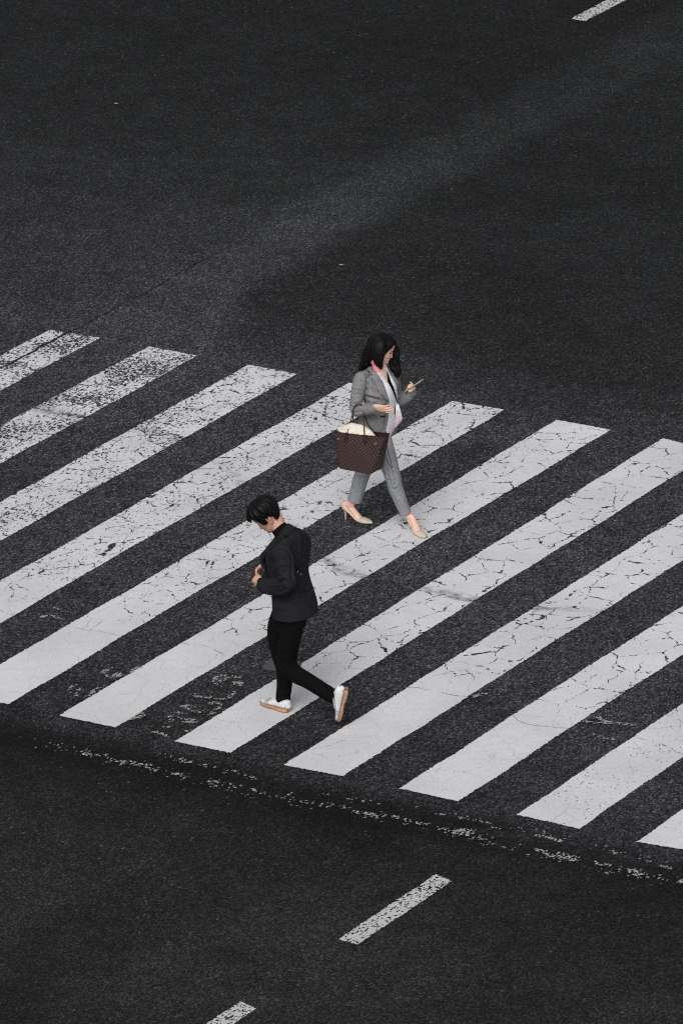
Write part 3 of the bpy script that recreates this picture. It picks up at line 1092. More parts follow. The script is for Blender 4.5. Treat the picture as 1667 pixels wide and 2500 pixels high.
hand(g, FR['wr'], unit(V(-.55, -.35, -.62)), V(.75, -.1, -.65), -1, curl=(.5, .55, .6, .7), base=.5, thumb=(.7, .5, .5), tcurl=.3)
kneeF = b2((545, 600), .945); ankF = b2((548, 1105), .905)
kneeN = b2((600, 715), .80); ankN = b2((1105, 1065), .81)
tube(g, [b2((570, 60), .965), b2((520, 320), .955), kneeF, (kneeF + ankF) / 2 + V(.015, 0, .03), ankF, ankF - V(0, 0, .03)], [.08, .065, .045, .042, .032, .03], seg=18)
tube(g, [b2((670, 60), .80), b2((630, 380), .795), kneeN, kneeN * .55 + ankN * .45, kneeN * .12 + ankN * .88], [.07, .058, .045, .042, .026], seg=18)
for H, D, U, S in (ff_m, fr_m):
    tube(g, [H + D * .06 + U * .075, H + D * .07 + U * .048, H + D * .12 + U * .038, H + D * .18 + U * .028, H + D * .22 + U * .024], [.026, .026, .022, (.026, .013), (.02, .008)], ref=S, seg=16)
me = union(g, .0033, 2, .4)
hm.paint(me)
man = tag(link('person', me, m_skin_m, base=base_m), 'man in dark blazer and black trousers walking left across the crossing, head bowed', 'person')

# --- hair
def hair_cap(hd, line, thick, seed, g, amp=.004, tmin=.02):
    t = np.concatenate([np.linspace(tmin, .9, 64), np.linspace(.91, 1, 12)])
    th = np.linspace(-math.pi, math.pi, 128, endpoint=False)
    tt, hh = np.meshgrid(t, th, indexing='ij')
    z = (tt - .5) * HH
    la = np.degrees(abs(hh))
    hl = np.interp(la, [a[0] for a in line], [a[1] for a in line])
    k = np.clip((z - hl) / .014 + .5, 0, 1); k = k * k * (3 - 2 * k)
    thk = np.interp(tt, [a[0] for a in thick], [a[1] for a in thick])
    nz = vnoise(np.stack([np.cos(hh).ravel(), np.sin(hh).ravel(), tt.ravel()], 1) * V(1, 1, .35), 16, seed).reshape(tt.shape)
    off = -.014 + k * (.014 + thk + amp * nz)
    x, y, z2 = hd.pt(tt, hh, off)
    g.grid(hd.world(x, y, z2), True)
    kk = len(g.v[-1]); o_ = sum(len(a) for a in g.v) - kk; n = len(th)
    g.f.append(tuple(o_ + i for i in range(n))); g.f.append(tuple(o_ + kk - n + i for i in reversed(range(n))))



def loose_hairs(me, hd, line, n, seed, ln=(.02, .05), tmax=.97, th0=0.):
    """single hairs standing a little off the mass"""
    g = Geo()
    g.add(coords(me).copy(), [tuple(p.vertices) for p in me.polygons])
    r = np.random.RandomState(seed)
    for i in range(n):
        th = r.uniform(th0, math.pi) * r.choice([-1, 1])
        hl = np.interp(abs(math.degrees(th)), [a[0] for a in line], [a[1] for a in line])
        t0 = min(tmax, (max(hl, -.06) + r.uniform(.01, .11)) / HH + .5)
        l_ = r.uniform(*ln); k = r.uniform(.022, .030); fl = r.uniform(.002, .010); dr = r.uniform(-.25, .25)
        P = [hd.world(*hd.pt(max(.02, t0 - f * l_ / HH), th + dr * f, k + fl * f)) for f in (0, .35, .7, 1.)]
        tube(g, P, [.0011, .0010, .0008, .0004], seg=4, sub=1)
    bpy.data.meshes.remove(me)
    return g.mesh()


g = Geo()
line = [(0, .070), (35, .066), (55, .050), (66, .020), (76, -.030), (84, -.034), (89, .008), (104, .012), (116, -.012), (128, -.040), (150, -.062), (180, -.068)]
hair_cap(hm, line, [(0, .010), (.3, .016), (.5, .022), (.7, .026), (.85, .028), (1, .026)], 3, g)
r = np.random.RandomState(11)
for i in range(210):      # tufts over the hair line and the crown
    th = r.uniform(-math.pi, math.pi)
    la = abs(math.degrees(th))
    hl = np.interp(la, [a[0] for a in line], [a[1] for a in line])
    zt = hl + r.uniform(.012, .075)
    t0 = min(.95, zt / HH + .5)
    ln = r.uniform(.025, .045)
    front = la < 60
    P = []
    for j in range(5):
        f = j / 4
        tj = t0 - f * ln / HH * (1.0 if not front else .7)
        lift = .020 + (.012 * f if front else -.006 * f * f)
        x, y, z = hm.pt(tj, th + .16 * f * r.uniform(-1, 1), lift)
        P.append(hm.world(x, y, z))
    tube(g, P, [(.008, .005), (.0075, .005), (.006, .004), (.004, .003), (.001, .001)], ref=hm.L, seg=7, sub=2)
for i in range(34):       # fringe falling forward
    y0 = r.uniform(-.055, .060)
    P = [hm.world(.05, y0 * .8, .105), hm.world(.085, y0 * .95, .094), hm.world(.108 - abs(y0) * .2, y0 * 1.02, .072 + r.uniform(-.004, .004)), hm.world(.112 - abs(y0) * .38 + r.uniform(-.006, .004), y0 * 1.05, .046 + r.uniform(-.012, .008))]
    tube(g, P, [(.011, .008), (.010, .007), (.007, .005), (.0015, .0015)], ref=hm.L, seg=8, sub=3)
me = union(g, .0034, 5, .5)
rumple(me, .0008, 170, 5, (1, 1, .5))
me = loose_hairs(me, hm, line, 120, 21, (.015, .035))
link('hair', me, m_hair_m, man)

# --- turtleneck
g = Geo()
tube(g, [a_((745, 655), MY), a_((702, 600), MY), a_((665, 556), MY), a_((630, 513), MY)], [(.085, .085), (.070, .070), (.064, .064), (.062, .061)], seg=28, cap=(1, 0), hollow=.006)
tube(g, [a_((560, 980), MY - .02), a_((620, 780), MY), a_((690, 620), MY)], [(.10, .05), (.12, .06), (.06, .05)], seg=24)
tk = link('turtleneck', g.mesh(), m_knit, man)
g = Geo()
tube(g, [a_((500, 1240), .680), a_((430, 1220), .697), a_((388, 1212), .702)], [(.040, .040), (.036, .036), (.0335, .0335)], seg=20, cap=(1, 0), hollow=.005)
link('cuff', g.mesh(), m_knit, tk)
g = Geo()
tube(g, [a_((520, 1010), 1.02), a_((490, 970), 1.0), a_((466, 958), .99)], [(.036, .036), (.034, .034), (.033, .033)], seg=20, cap=(1, 0), hollow=.005)
link('cuff', g.mesh(), m_knit, tk)

# --- blazer
g = Geo()
tor = [((842, 1618), .188, .150), ((832, 1500), .188, .146), ((812, 1380), .180, .138), ((785, 1240), .168, .128), ((765, 1120), .166, .126), ((750, 980), .180, .134), ((748, 860), .196, .138), ((756, 770), .206, .130), ((768, 690), .196, .108), ((773, 630), .150, .085), ((760, 590), .080, .060)]
tube(g, [a_(q, MY) for q, _, _ in tor], [(b_, a__) for _, b_, a__ in tor], seg=48, sub=5, expo=2.25, cap=(0, 1))
tube(g, [NL['sh'] + V(0, .03, .012), NL['sh'] + V(0, -.01, -.02), a_((690, 900), .662), a_((715, 1060), .640), a_((742, 1205), .628), a_((700, 1268), .635), a_((590, 1275), .655), a_((500, 1265), .680), a_((440, 1252), .695)],
     [.060, .076, .070, .063, .062, .063, .062, .059, .056], seg=28, sub=5)
tube(g, [FR['sh'] + V(0, -.03, .01), FR['sh'] + V(-.005, .01, -.03), a_((840, 820), 1.10), a_((730, 1060), 1.13), a_((640, 1090), 1.09), a_((520, 1010), 1.02)],
     [.060, .074, .068, .060, .056, .046], seg=24, sub=5)
# front edges swing forward of the chest
tube(g, [a_((590, 1150), .88), a_((545, 1030), .89), a_((490, 925), .895), (a_((525, 800), .895)), a_((600, 690), .89)], [(.05, .018), (.08, .022), (.10, .026), (.10, .028), (.06, .025)], seg=20, sub=4)
me = union(g, .0048, 5, .5)
for _ in range(1):
    creases(me, [
        ([(560, 800), (620, 775), (700, 770), (770, 820)], .012, -0.0090),      # sleeve head
        ([(560, 810), (545, 900), (560, 1000)], .010, -0.0090),
        ([(770, 820), (800, 920), (800, 1060), (800, 1200)], .014, -0.0210),    # arm against the back
        ([(570, 900), (650, 860), (760, 890)], .011, 0.0090), ([(590, 960), (680, 930), (780, 960)], .011, -0.0090),
        ([(600, 1040), (690, 985), (770, 1010)], .010, 0.0090), ([(610, 1130), (700, 1080), (780, 1060)], .010, -0.0075), ([(620, 1180), (700, 1150), (780, 1180)], .012, 0.0090),
        ([(560, 1190), (650, 1200), (730, 1160)], .010, -0.0120), ([(480, 1240), (600, 1250), (720, 1240)], .012, 0.0090), ([(560, 1330), (660, 1330), (750, 1290)], .012, -0.0090),
        ([(640, 1170), (700, 1230), (760, 1290)], .010, 0.0075),
        ([(790, 1320), (785, 1450), (785, 1650)], .007, -0.0075),               # side seam
        ([(830, 1250), (880, 1380), (990, 1480)], .014, 0.0150), ([(860, 1220), (930, 1330), (1060, 1400)], .014, -0.0120),
        ([(960, 1180), (1000, 1100), (1030, 1060)], .013, -0.0090), ([(1060, 1300), (1000, 1340), (940, 1330)], .012, -0.0090),
        ([(880, 560), (900, 700), (900, 860)], .012, 0.0060), ([(840, 1000), (900, 1080), (1000, 1130)], .014, -0.0090),
        ([(1010, 640), (1040, 760), (1040, 900)], .013, -0.0090),
        ([(560, 1500), (640, 1530), (770, 1540)], .02, 0.0090), ([(600, 1440), (690, 1460), (760, 1430)], .014, -0.0090)], M1)
rumple(me, .0016, 24, 8)
blazer = link('blazer', me, m_jacket_m, man)
bvj = bvh(blazer.data)
def bvh_world(o):
    b_ = V(*o['_b'])
    return BVHTree.FromPolygons([Vector(np.array(v.co) + b_) for v in o.data.vertices], [p.vertices for p in o.data.polygons])
bvj = bvh_world(blazer)
gs = Geo(); gs.add(coords(blazer.data) + V(*blazer['_b']), [tuple(p.vertices) for p in blazer.data.polygons])
tube(gs, [a_((752, 650), MY), a_((715, 600), MY), a_((690, 568), MY)], [(.085, .085), (.075, .075), (.068, .068)], seg=28)
bvs = BVHTree.FromPolygons([Vector(v) for v in gs.verts()], gs.f)
# collar and lapel of the near side
G = patch(bvs, M1, [(735, 470), (650, 590), (560, 680), (470, 790), (392, 870)], [(835, 525), (740, 620), (640, 680), (545, 780), (440, 910)], 30, 9, .006, .006)
link('lapel', slab(G, .006).mesh(), m_jacket_m, blazer)
G = patch(bvj, M1, [(720, 478), (765, 500), (800, 512), (840, 518)], [(745, 500), (775, 530), (805, 545), (838, 535)], 12, 6, .010, .004)
# sleeve button
p, n_ = hit(bvj, M1(482, 1350), .002)
g = Geo(); tube(g, [p - n_ * .001, p + n_ * .004], [.007, .007], ref=V(0, 0, 1) if abs(n_[2]) < .8 else V(1, 0, 0), seg=14, sub=1, cap=(0, 0))
link('button', g.mesh(), simple('dark_horn', (74, 66, 52), .4, .4, .1), blazer)

# --- trousers
g = Geo()
tube(g, [b2((628, 175), MY), hipc, hipc + V(0, 0, .08)], [(.150, .110), (.160, .118), (.12, .08)], seg=32, expo=2.2)
tube(g, [b2((575, 90), .965), b2((520, 230), .96), b2((500, 400), .955), b2((530, 590), .950), b2((562, 760), .935), b2((560, 920), .920), b2((548, 1050), .908), b2((545, 1120), .903), b2((543, 1165), .903)],
     [.102, .098, .087, .074, .064, .057, .054, .053, .046], seg=24, sub=5)
tube(g, [b2((672, 90), .81), b2((650, 250), .80), b2((622, 420), .79), b2((595, 600), .79), b2((610, 722), .79), b2((700, 815), .79), b2((850, 900), .795), b2((985, 985), .80), b2((1085, 1048), .805), b2((1140, 1085), .806)],
     [.086, .086, .080, .072, .069, .064, .058, .055, .056, .050], seg=24, sub=5)
me = union(g, .005, 5, .5)
creases(me, [([(470, 960), (540, 990), (630, 960)], .010, -.005), ([(480, 1030), (560, 1050), (640, 1020)], .010, .006), ([(500, 1080), (560, 1100), (630, 1070)], .008, -.005),
             ([(900, 860), (940, 930), (930, 1000)], .010, -.006), ([(1010, 900), (1040, 960), (1020, 1050)], .009, .006), ([(1080, 950), (1100, 1010), (1080, 1080)], .008, -.005),
             ([(430, 500), (520, 560), (640, 560)], .014, -.006), ([(440, 640), (520, 620), (640, 650)], .012, .006), ([(430, 200), (560, 260), (700, 230)], .016, -.005)], M2)
rumple(me, .002, 22, 4)
link('trousers', me, m_black, man)
sneaker(ff_m, .295, man)
s2 = sneaker(fr_m, .290, man, .004, 1.25)

# --- sling bag on a shoulder strap
sb_base = a_((520, 1100), .84)
sbag = tag(empty('shoulder_bag', sb_base), 'small black bag on a strap slung across the back of the man', 'bag')
g = Geo()
P = []
for q in [(848, 522), (885, 528), (925, 580), (955, 660), (962, 760), (950, 860), (925, 960), (885, 1060), (845, 1130), (825, 1190)]:
    p, n_ = hit(bvj, M1(*q), .006)
    P.append((p, n_))
P = [(cat([p for p, _ in P], 4)), cat([n for _, n in P], 4)]
G = np.zeros((len(P[0]), 5, 3))
T = np.gradient(P[0], axis=0)
for i in range(len(P[0])):
    s_ = unit(np.cross(T[i], P[1][i]))
    for j in range(5): G[i, j] = P[0][i] + s_ * (j - 2) * .0075
link('strap', slab(G, .003).mesh(), m_webbing, sbag)
for q in ((852, 1080), (892, 1112)):
    p, n_ = hit(bvj, M1(*q), .012)
    g = Geo(); tube(g, [p - V(.004, 0, .006), p + V(.004, 0, .006)], [.0035, .0035], seg=10, sub=1)
    link('buckle', g.mesh(), m_metal, sbag)
g = Geo()
c = a_((475, 1110), .84)
tube(g, [c + V(.0, .08, .01), c + V(.01, .0, -.01), c + V(.04, -.08, -.03)], [(.030, .030), (.045, .040), (.035, .035)], ref=(0, 0, 1), seg=20, expo=3)
link('pouch', union(g, .005, 3), m_webbing, sbag)

# ================================================================ THE WOMAN
WY = 4.50
w1 = lambda q, y: at(W1(*q), y)
w2 = lambda q, y: at(W2(*q), y)
m_skin_w = skin_material('woman_skin', (222, 182, 162), (192, 106, 102), (218, 150, 138))
m_hair_w = hair_material('dark_brown_hair', (5, 4, 4), (17, 14, 13))
m_tweed = fabric('grey_tweed', (106, 106, 108), (138, 137, 138), 420, .95, .3, .05, .06)
m_flannel = fabric('grey_flannel', (126, 129, 134), (146, 149, 155), 420, .9, .2, .07, .08)
m_nude = simple('nude_patent', (196, 180, 166), .38, .4, .04, 30)
m_leather_d = simple('dark_brown_leather', (40, 28, 26), .5, .35, .10, 80)
m_brass = simple('brass', (198, 176, 120), .3, .5, .03, metal=.9)
m_cream = fabric('cream_knit', (206, 198, 184), (226, 219, 206), 160, .95, .4, .05, .05)


def scarf_material():
    """white silk with a pink border and small painted sprigs; 'tone' 0 white .. 1 pink"""
    m, nt, b = new_mat('printed_silk')
    a = nt.n.new('ShaderNodeAttribute'); a.attribute_name = 'tone'
    co = nt.coord()
    n = nt.noise(co, 22, 3, .6)
    t = nt.math('ADD', a.outputs['Fac'], nt.math('MULTIPLY', nt.math('SUBTRACT', n, .5), .5))
    c = nt.ramp(t, [(.15, lin((214, 218, 224))), (.42, lin((208, 192, 200))), (.8, lin((208, 160, 168))), (1, lin((205, 96, 112)))])
    v = nt.vor(co, 30)
    vc = nt.sep(nt.vor(co, 30, out='Color'))
    blot = nt.math('MULTIPLY', nt.mr(v, .30, .12), nt.math('GREATER_THAN', vc[0], .72))
    c = nt.mix(nt.math('MULTIPLY', blot, .65), c, nt.mix(vc[1], lin((96, 104, 122)), lin((112, 132, 116))))
    br = nt.vor(co, 16, 'DISTANCE_TO_EDGE')
    c = nt.mix(nt.math('MULTIPLY', nt.mr(br, .010, .004), nt.mr(nt.noise(co, 12), .5, .6, 0, .5)), c, lin((120, 112, 128)))
    nt.put(b.inputs['Base Color'], c)
    b.inputs['Roughness'].default_value = .5
    b.inputs['Sheen Weight'].default_value = .2
    return m


m_scarf = scarf_material()

# joints (y smaller = nearer the viewer = her right side)
RA = {'sh': w1((520, 745), 4.335), 'el': w1((452, 1130), 4.275), 'wr': w1((690, 1112), 4.235)}
LA = {'sh': w1((925, 700), 4.655), 'el': w1((985, 1040), 4.70), 'wr': w1((1088, 893), 4.665)}
neck_w = w1((778, 610), WY)
yw = math.radians(27); pw = math.radians(20)
F_w = V(math.cos(pw) * math.cos(yw), math.cos(pw) * math.sin(yw), -math.sin(pw))
U_w = V(math.sin(pw) * math.cos(yw), math.sin(pw) * math.sin(yw), math.cos(pw))
hw = Head(V(0, 0, 0), F_w, U_w, 1.0, .9)
eye_w = w1((914, 428), 4.50)
hw.C = eye_w - hw.world(.078, -.030, .0)
hw.C = hw.C + ray(*W1(914, 428)) / np.linalg.norm(ray(*W1(914, 428))) * ((WY + .015 - hw.C[1]) / unit(ray(*W1(914, 428)))[1])
base_w = V(.05, WY, 0)


def pump_frame(Hc, B):
    D = unit(B - Hc); U = V(0, 0, 1)
    return Hc, D, U, np.cross(U, D)


pf_f = pump_frame(V(.237, 4.548, 0), V(.372, 4.473, 0))
pf_r = pump_frame(V(-.318, 4.514, 0), V(-.151, 4.506, 0))


def solez(s_):      # sole height under the foot, s_ in metres ahead of the stiletto tip
    return float(np.interp(s_, [-.02, 0, .03, .07, .11, .145, .17, .20, .245], [.083, .080, .070, .046, .020, .005, .003, .005, .012]))


def pump(ff, parent):
    H, D, U, S = ff
    # s, half width, wall height above the sole
    T = [(-.022, .012, .044), (-.014, .024, .058), (.0, .0295, .052), (.03, .0295, .032), (.07, .0285, .024), (.105, .034, .024), (.135, .039, .031), (.160, .0395, .040), (.185, .037, .037), (.210, .030, .029), (.230, .021, .022), (.243, .010, .014)]
    P = [H + D * s_ + U * (solez(s_) + h / 2) for s_, w_, h in T]
    R = [(w_, h / 2 + .002) for s_, w_, h in T]
    g = Geo()
    tube(g, P, R, ref=S, seg=26, sub=4, expo=2.3)
    o = link('shoe', union(g, .003, 1), m_nude, parent)
    g = Geo()
    tube(g, [H + D * .004 + U * .088, H + D * .002 + U * .06, H + D * .001 + U * .03, H + U * .001], [(.022, .020), (.011, .010), (.006, .006), (.0048, .0048)], ref=S, seg=14, sub=4, cap=(0, 0))
    link('heel', g.mesh(), m_nude, o)
    return o


# left hand closes round the phone
ph_a = w1((1100, 912), 4.655); ph_b = w1((1300, 776), 4.655)
A_ = unit(ph_b - ph_a); vd = unit(ray(*W1(1200, 840)))
n_ph = np.cross(A_, vd); n_ph = unit(n_ph if n_ph[2] > 0 else -n_ph)
w_ph = unit(np.cross(n_ph, A_))
if w_ph @ vd < 0: w_ph = -w_ph
phc = (ph_a + ph_b) / 2
D_l = unit(-w_ph * .72 + A_ * .50 + n_ph * .05)
LA['wr'] = ph_a + A_ * .048 - n_ph * .019 + w_ph * .012 - D_l * .050
# --- body
g = Geo()
hw.skull(g); hw.ear(g, -1); hw.ear(g, 1)
tube(g, [hw.world(-.03, 0, -.03), hw.world(-.036, 0, -.085), neck_w, w1((765, 700), WY), w1((760, 790), WY)], [.044, .045, .049, (.085, .06), (.13, .085)], seg=24)
tube(g, [w1((745, 720), WY), w1((745, 840), WY), w1((760, 980), WY), w1((755, 1120), WY), w1((735, 1280), WY), w2((735, 260), WY)],
     [(.10, .055), (.125, .085), (.12, .080), (.11, .075), (.11, .07), (.085, .05)], seg=26, expo=2.2)
for J in (RA, LA):
    mid = (J['sh'] + J['el']) / 2
    tube(g, [J['sh'] + V(0, (WY - J['sh'][1]) * .15, -.022), mid, J['el'], J['el'] * .5 + J['wr'] * .5, J['wr']], [.034, .034, .030, .028, .0195], seg=16)
hand(g, RA['wr'], unit(V(.93, .08, -.06)), V(-.10, .80, .42), -1, curl=(.16, .28, .30, .34), base=.12, spread=.035, thumb=(.9, .22, .45), tcurl=.15, k=1.03, wrist=.021)
hand(g, LA['wr'], D_l, n_ph * .9 + A_ * -.1, 1 if unit(np.cross(D_l, n_ph)) @ A_ > 0 else -1, curl=(1., 1., 1., 1.), base=.85, spread=.03, thumb=(.75, .25, .75), tcurl=.3, k=.84, wrist=.019)
kR = w2((938, 880), 4.445); aR = w2((1120, 1345), 4.515)
kL = w2((560, 810), 4.545); aL = w2((408, 1205), 4.512)
tube(g, [w2((735, 300), 4.455), w2((850, 600), 4.44), kR, kR * .55 + aR * .45 - V(.01, 0, 0), aR + V(0, 0, .03), aR], [.045, .052, .044, .038, .025, .024], seg=18)
tube(g, [w2((700, 300), 4.555), w2((615, 560), 4.565), kL, kL * .55 + aL * .45, aL + V(0, 0, .03), aL], [.06, .055, .044, .040, .030, .028], seg=18)
for (H, D, U, S), a0 in ((pf_f, aR), (pf_r, aL)):
    tube(g, [a0 + U * .02, a0 * .6 + (H + D * .02 + U * .12) * .4, H + D * .045 + U * (solez(.045) + .045), H + D * .085 + U * (solez(.085) + .036), H + D * .125 + U * (solez(.125) + .026), H + D * .165 + U * .018, H + D * .2 + U * .014],
         [.028, .029, (.027, .034), (.027, .027), (.031, .020), (.030, .012), (.02, .008)], ref=S, seg=18, sub=5)
    tube(g, [a0, H + D * .0 + U * .125, H - D * .002 + U * .105], [.024, .024, (.022, .022)], ref=S, seg=14)
me = union(g, .0031, 2, .4)
hw.paint(me)
woman = tag(link('person', me, m_skin_w, base=base_w), 'woman in grey blazer, ankle trousers and nude heels walking right while looking at a phone', 'person')

# --- hair
g = Geo()
line = [(0, .066), (20, .070), (38, .062), (52, .040), (64, .005), (74, -.05), (82, -.12), (180, -.14)]
hair_cap(hw, line, [(0, .010), (.3, .012), (.5, .014), (.7, .015), (.85, .017), (1, .017)], 9, g, .0025)
h1 = lambda q, y: w1(q, y)
# near side curtain, back fall and far side fall
tube(g, [h1((790, 230), 4.50), h1((752, 320), 4.44), h1((738, 420), 4.42), h1((748, 510), 4.42), h1((768, 575), 4.422), h1((792, 625), 4.42)], [(.045, .050), (.046, .066), (.042, .066), (.036, .046), (.026, .028), (.009, .008)], seg=20, ref=(0, 1, 0))
tube(g, [h1((770, 240), 4.49), h1((680, 350), 4.468), h1((628, 450), 4.46), h1((590, 530), 4.455), h1((555, 590), 4.45), h1((505, 645), 4.44)], [(.07, .045), (.072, .050), (.066, .046), (.056, .037), (.05, .026), (.02, .008)], seg=22, ref=(0, 1, 0))
tube(g, [h1((700, 420), 4.50), h1((640, 520), 4.50), h1((620, 570), 4.49)], [(.07, .05), (.07, .045), (.05, .03)], seg=20)
tube(g, [h1((880, 240), 4.585), h1((965, 380), 4.61), h1((958, 500), 4.615), h1((950, 590), 4.61), h1((975, 660), 4.605), h1((1000, 725), 4.60)], [(.03, .026), (.032, .022), (.034, .029), (.034, .034), (.030, .026), (.010, .008)], seg=20, ref=(0, 1, 0))
r = np.random.RandomState(4)
def strands(path, rad, n, spreadv, r0=.0042, wavy=.004):
    path = np.asarray(path)
    for i in range(n):
        o_ = r.normal(size=3) * spreadv
        s0 = r.uniform(0, .35)
        C_ = cat(path, 6)
        k0 = int(s0 * len(C_)); C2 = C_[k0:]
        t_ = np.linspace(0, 1, len(C2))
        ph = r.uniform(0, 6.28)
        rad_ = np.interp(np.linspace(s0, 1, len(C2)), np.linspace(0, 1, len(rad)), rad)
        dirv = unit(r.normal(size=3) + V(0, -.9, .1))
        off = dirv * rad_[:, None] * r.uniform(.8, 1.08) + np.outer(np.sin(t_ * 9 + ph) * wavy, unit(r.normal(size=3)))
        P = (C2 + off)[::3]
        P[-1] = P[-1] + V(r.normal() * .006, 0, -abs(r.normal()) * .012)
        tube(g, P, [r0] * (len(P) - 2) + [r0 * .7, .0008], seg=6, sub=2)
strands([h1((775, 300), 4.50), h1((740, 380), 4.445), h1((735, 470), 4.425), h1((762, 560), 4.425), h1((792, 622), 4.42)], [.03, .045, .045, .03, .008], 26, 0)
strands([h1((770, 240), 4.49), h1((680, 350), 4.468), h1((628, 450), 4.46), h1((590, 530), 4.455), h1((555, 590), 4.45), h1((505, 645), 4.44)], [.05, .056, .052, .042, .03, .01], 34, 0)
strands([h1((880, 240), 4.585), h1((965, 380), 4.61), h1((962, 500), 4.615), h1((955, 590), 4.61), h1((985, 660), 4.605), h1((1008, 725), 4.60)], [.03, .028, .034, .042, .036, .016], 46, 0, .0040, .009)
me = union(g, .0036, 6, .5)
rumple(me, .0010, 180, 5, (1, 1, .35))
me = loose_hairs(me, hw, line, 160, 8, (.05, .12), .97, 1.75)
link('hair', me, m_hair_w, woman)

# --- black top under the blazer (only its front shows)
# --- blazer
g = Geo()
torw = [((722, 1425), .192, .140), ((735, 1320), .182, .132), ((752, 1210), .158, .112), ((766, 1110), .145, .100), ((772, 1010), .150, .108), ((760, 900), .164, .124), ((742, 800), .168, .118), ((744, 730), .155, .090), ((758, 680), .105, .068), ((768, 645), .070, .056)]
tube(g, [w1(q, WY) for q, _, _ in torw], [(b_, a__) for _, b_, a__ in torw], seg=48, sub=5, expo=2.2, cap=(0, 0))
tube(g, [RA['sh'] + V(.01, .05, .012), RA['sh'] + V(0, .008, -.006), w1((497, 880), 4.305), w1((478, 1000), 4.285), w1((462, 1095), 4.275), w1((492, 1155), 4.268), w1((580, 1148), 4.252), w1((672, 1128), 4.238)],
     [.038, .053, .053, .051, .051, .053, .048, (.045, .045)], seg=28, sub=5)
tube(g, [LA['sh'] + V(.0, -.05, .02), LA['sh'] + V(0, .0, .0), w1((955, 860), 4.675), w1((975, 980), 4.69), w1((1000, 1040), 4.70), LA['el'] * .38 + LA['wr'] * .62 - V(0, 0, .02), LA['el'] * .14 + LA['wr'] * .86 - V(0, 0, .006)],
     [.046, .056, .052, .050, .050, .048, .044], seg=24, sub=5)
me = union(g, .0046, 4, .5)
creases(me, [
    ([(470, 700), (530, 690), (590, 720)], .009, 0.0056), ([(430, 800), (490, 785), (575, 800)], .010, -0.0084), ([(440, 740), (500, 715), (560, 740)], .008, -0.0056), ([(415, 850), (480, 880), (570, 880)], .009, 0.0070),
    ([(590, 720), (605, 800), (590, 900), (560, 1040)], .012, -0.0168), ([(400, 960), (480, 950), (560, 975)], .010, -0.0070), ([(395, 1040), (460, 1040), (545, 1020)], .010, 0.0070),
    ([(390, 1110), (450, 1120), (540, 1080)], .009, -0.0098), ([(400, 1170), (470, 1140), (560, 1110)], .009, 0.0084), ([(430, 1190), (520, 1180), (600, 1150)], .009, -0.0070), ([(640, 1060), (655, 1130), (660, 1200)], .008, 0.0042),
    ([(600, 940), (680, 960), (780, 990)], .013, 0.0098), ([(600, 990), (690, 1010), (800, 1050)], .013, -0.0112), ([(620, 880), (700, 900), (790, 960)], .014, -0.0070), ([(640, 1030), (740, 1070), (840, 1075)], .013, 0.0084),
    ([(640, 760), (665, 850), (720, 930)], .012, 0.0070), ([(600, 1260), (690, 1290), (800, 1270)], .015, -0.0070), ([(650, 1330), (720, 1380), (780, 1440)], .014, 0.0070)], W1)
rumple(me, .0013, 28, 3)
jack = link('blazer', me, m_tweed, woman)
bvw = bvh_world(jack)
for P, R, nm in (([w1((610, 1145), 4.248), w1((660, 1132), 4.240), w1((700, 1122), 4.234)], [.0475, .0475, .0485], 1), ([LA['el'] * .34 + LA['wr'] * .66 - V(0, 0, .018), LA['el'] * .14 + LA['wr'] * .86 - V(0, 0, .006), LA['el'] * .02 + LA['wr'] * .98 - V(0, 0, .002)], [.0445, .0445, .0450], 1)):
    g = Geo(); tube(g, P, R, seg=30, cap=(1, 0), hollow=.006)
    link('cuff', g.mesh(), m_tweed, jack)

# front opening: skin V, black top, scarf tails, lapels (all lie on the chest, one over the other)
gs = Geo(); gs.add(coords(jack.data) + V(*jack['_b']), [tuple(p.vertices) for p in jack.data.polygons])
tube(gs, [w1((750, 705), WY), w1((760, 650), WY), w1((770, 600), WY)], [(.085, .072), (.068, .064), (.058, .057)], seg=28)
g = Geo(); tube(g, [w1((745, 700), WY), w1((752, 655), WY), w1((758, 618), WY)], [(.088, .074), (.070, .066), (.062, .060)], seg=30, cap=(1, 0), hollow=.005)
link('collar', g.mesh(), m_tweed, jack)
bvn = BVHTree.FromPolygons([Vector(v) for v in gs.verts()], gs.f)


def cloth(name, L, R, off, mat, parent, th=.003, n=26, m=9, lift=0., tone=None, bv=None):
    G = patch(bv or bvn, W1, L, R, n, m, off, lift)
    me = slab(G, th).mesh()
    if tone is not None:
        f = np.array([tone(i / (n - 1), j / (m - 1)) for i in range(n) for j in range(m)])
        k = len(me.vertices)
        full = np.concatenate([f, f, np.zeros(max(0, k - 2 * len(f)))])[:k]
        if k > 2 * len(f):
            co = coords(me); src = co[:len(f)]
            for q in range(2 * len(f), k): full[q] = f[np.argmin(((src - co[q]) ** 2).sum(1))]
        attr(me, 'tone', full)
    return link(name, me, mat, parent)


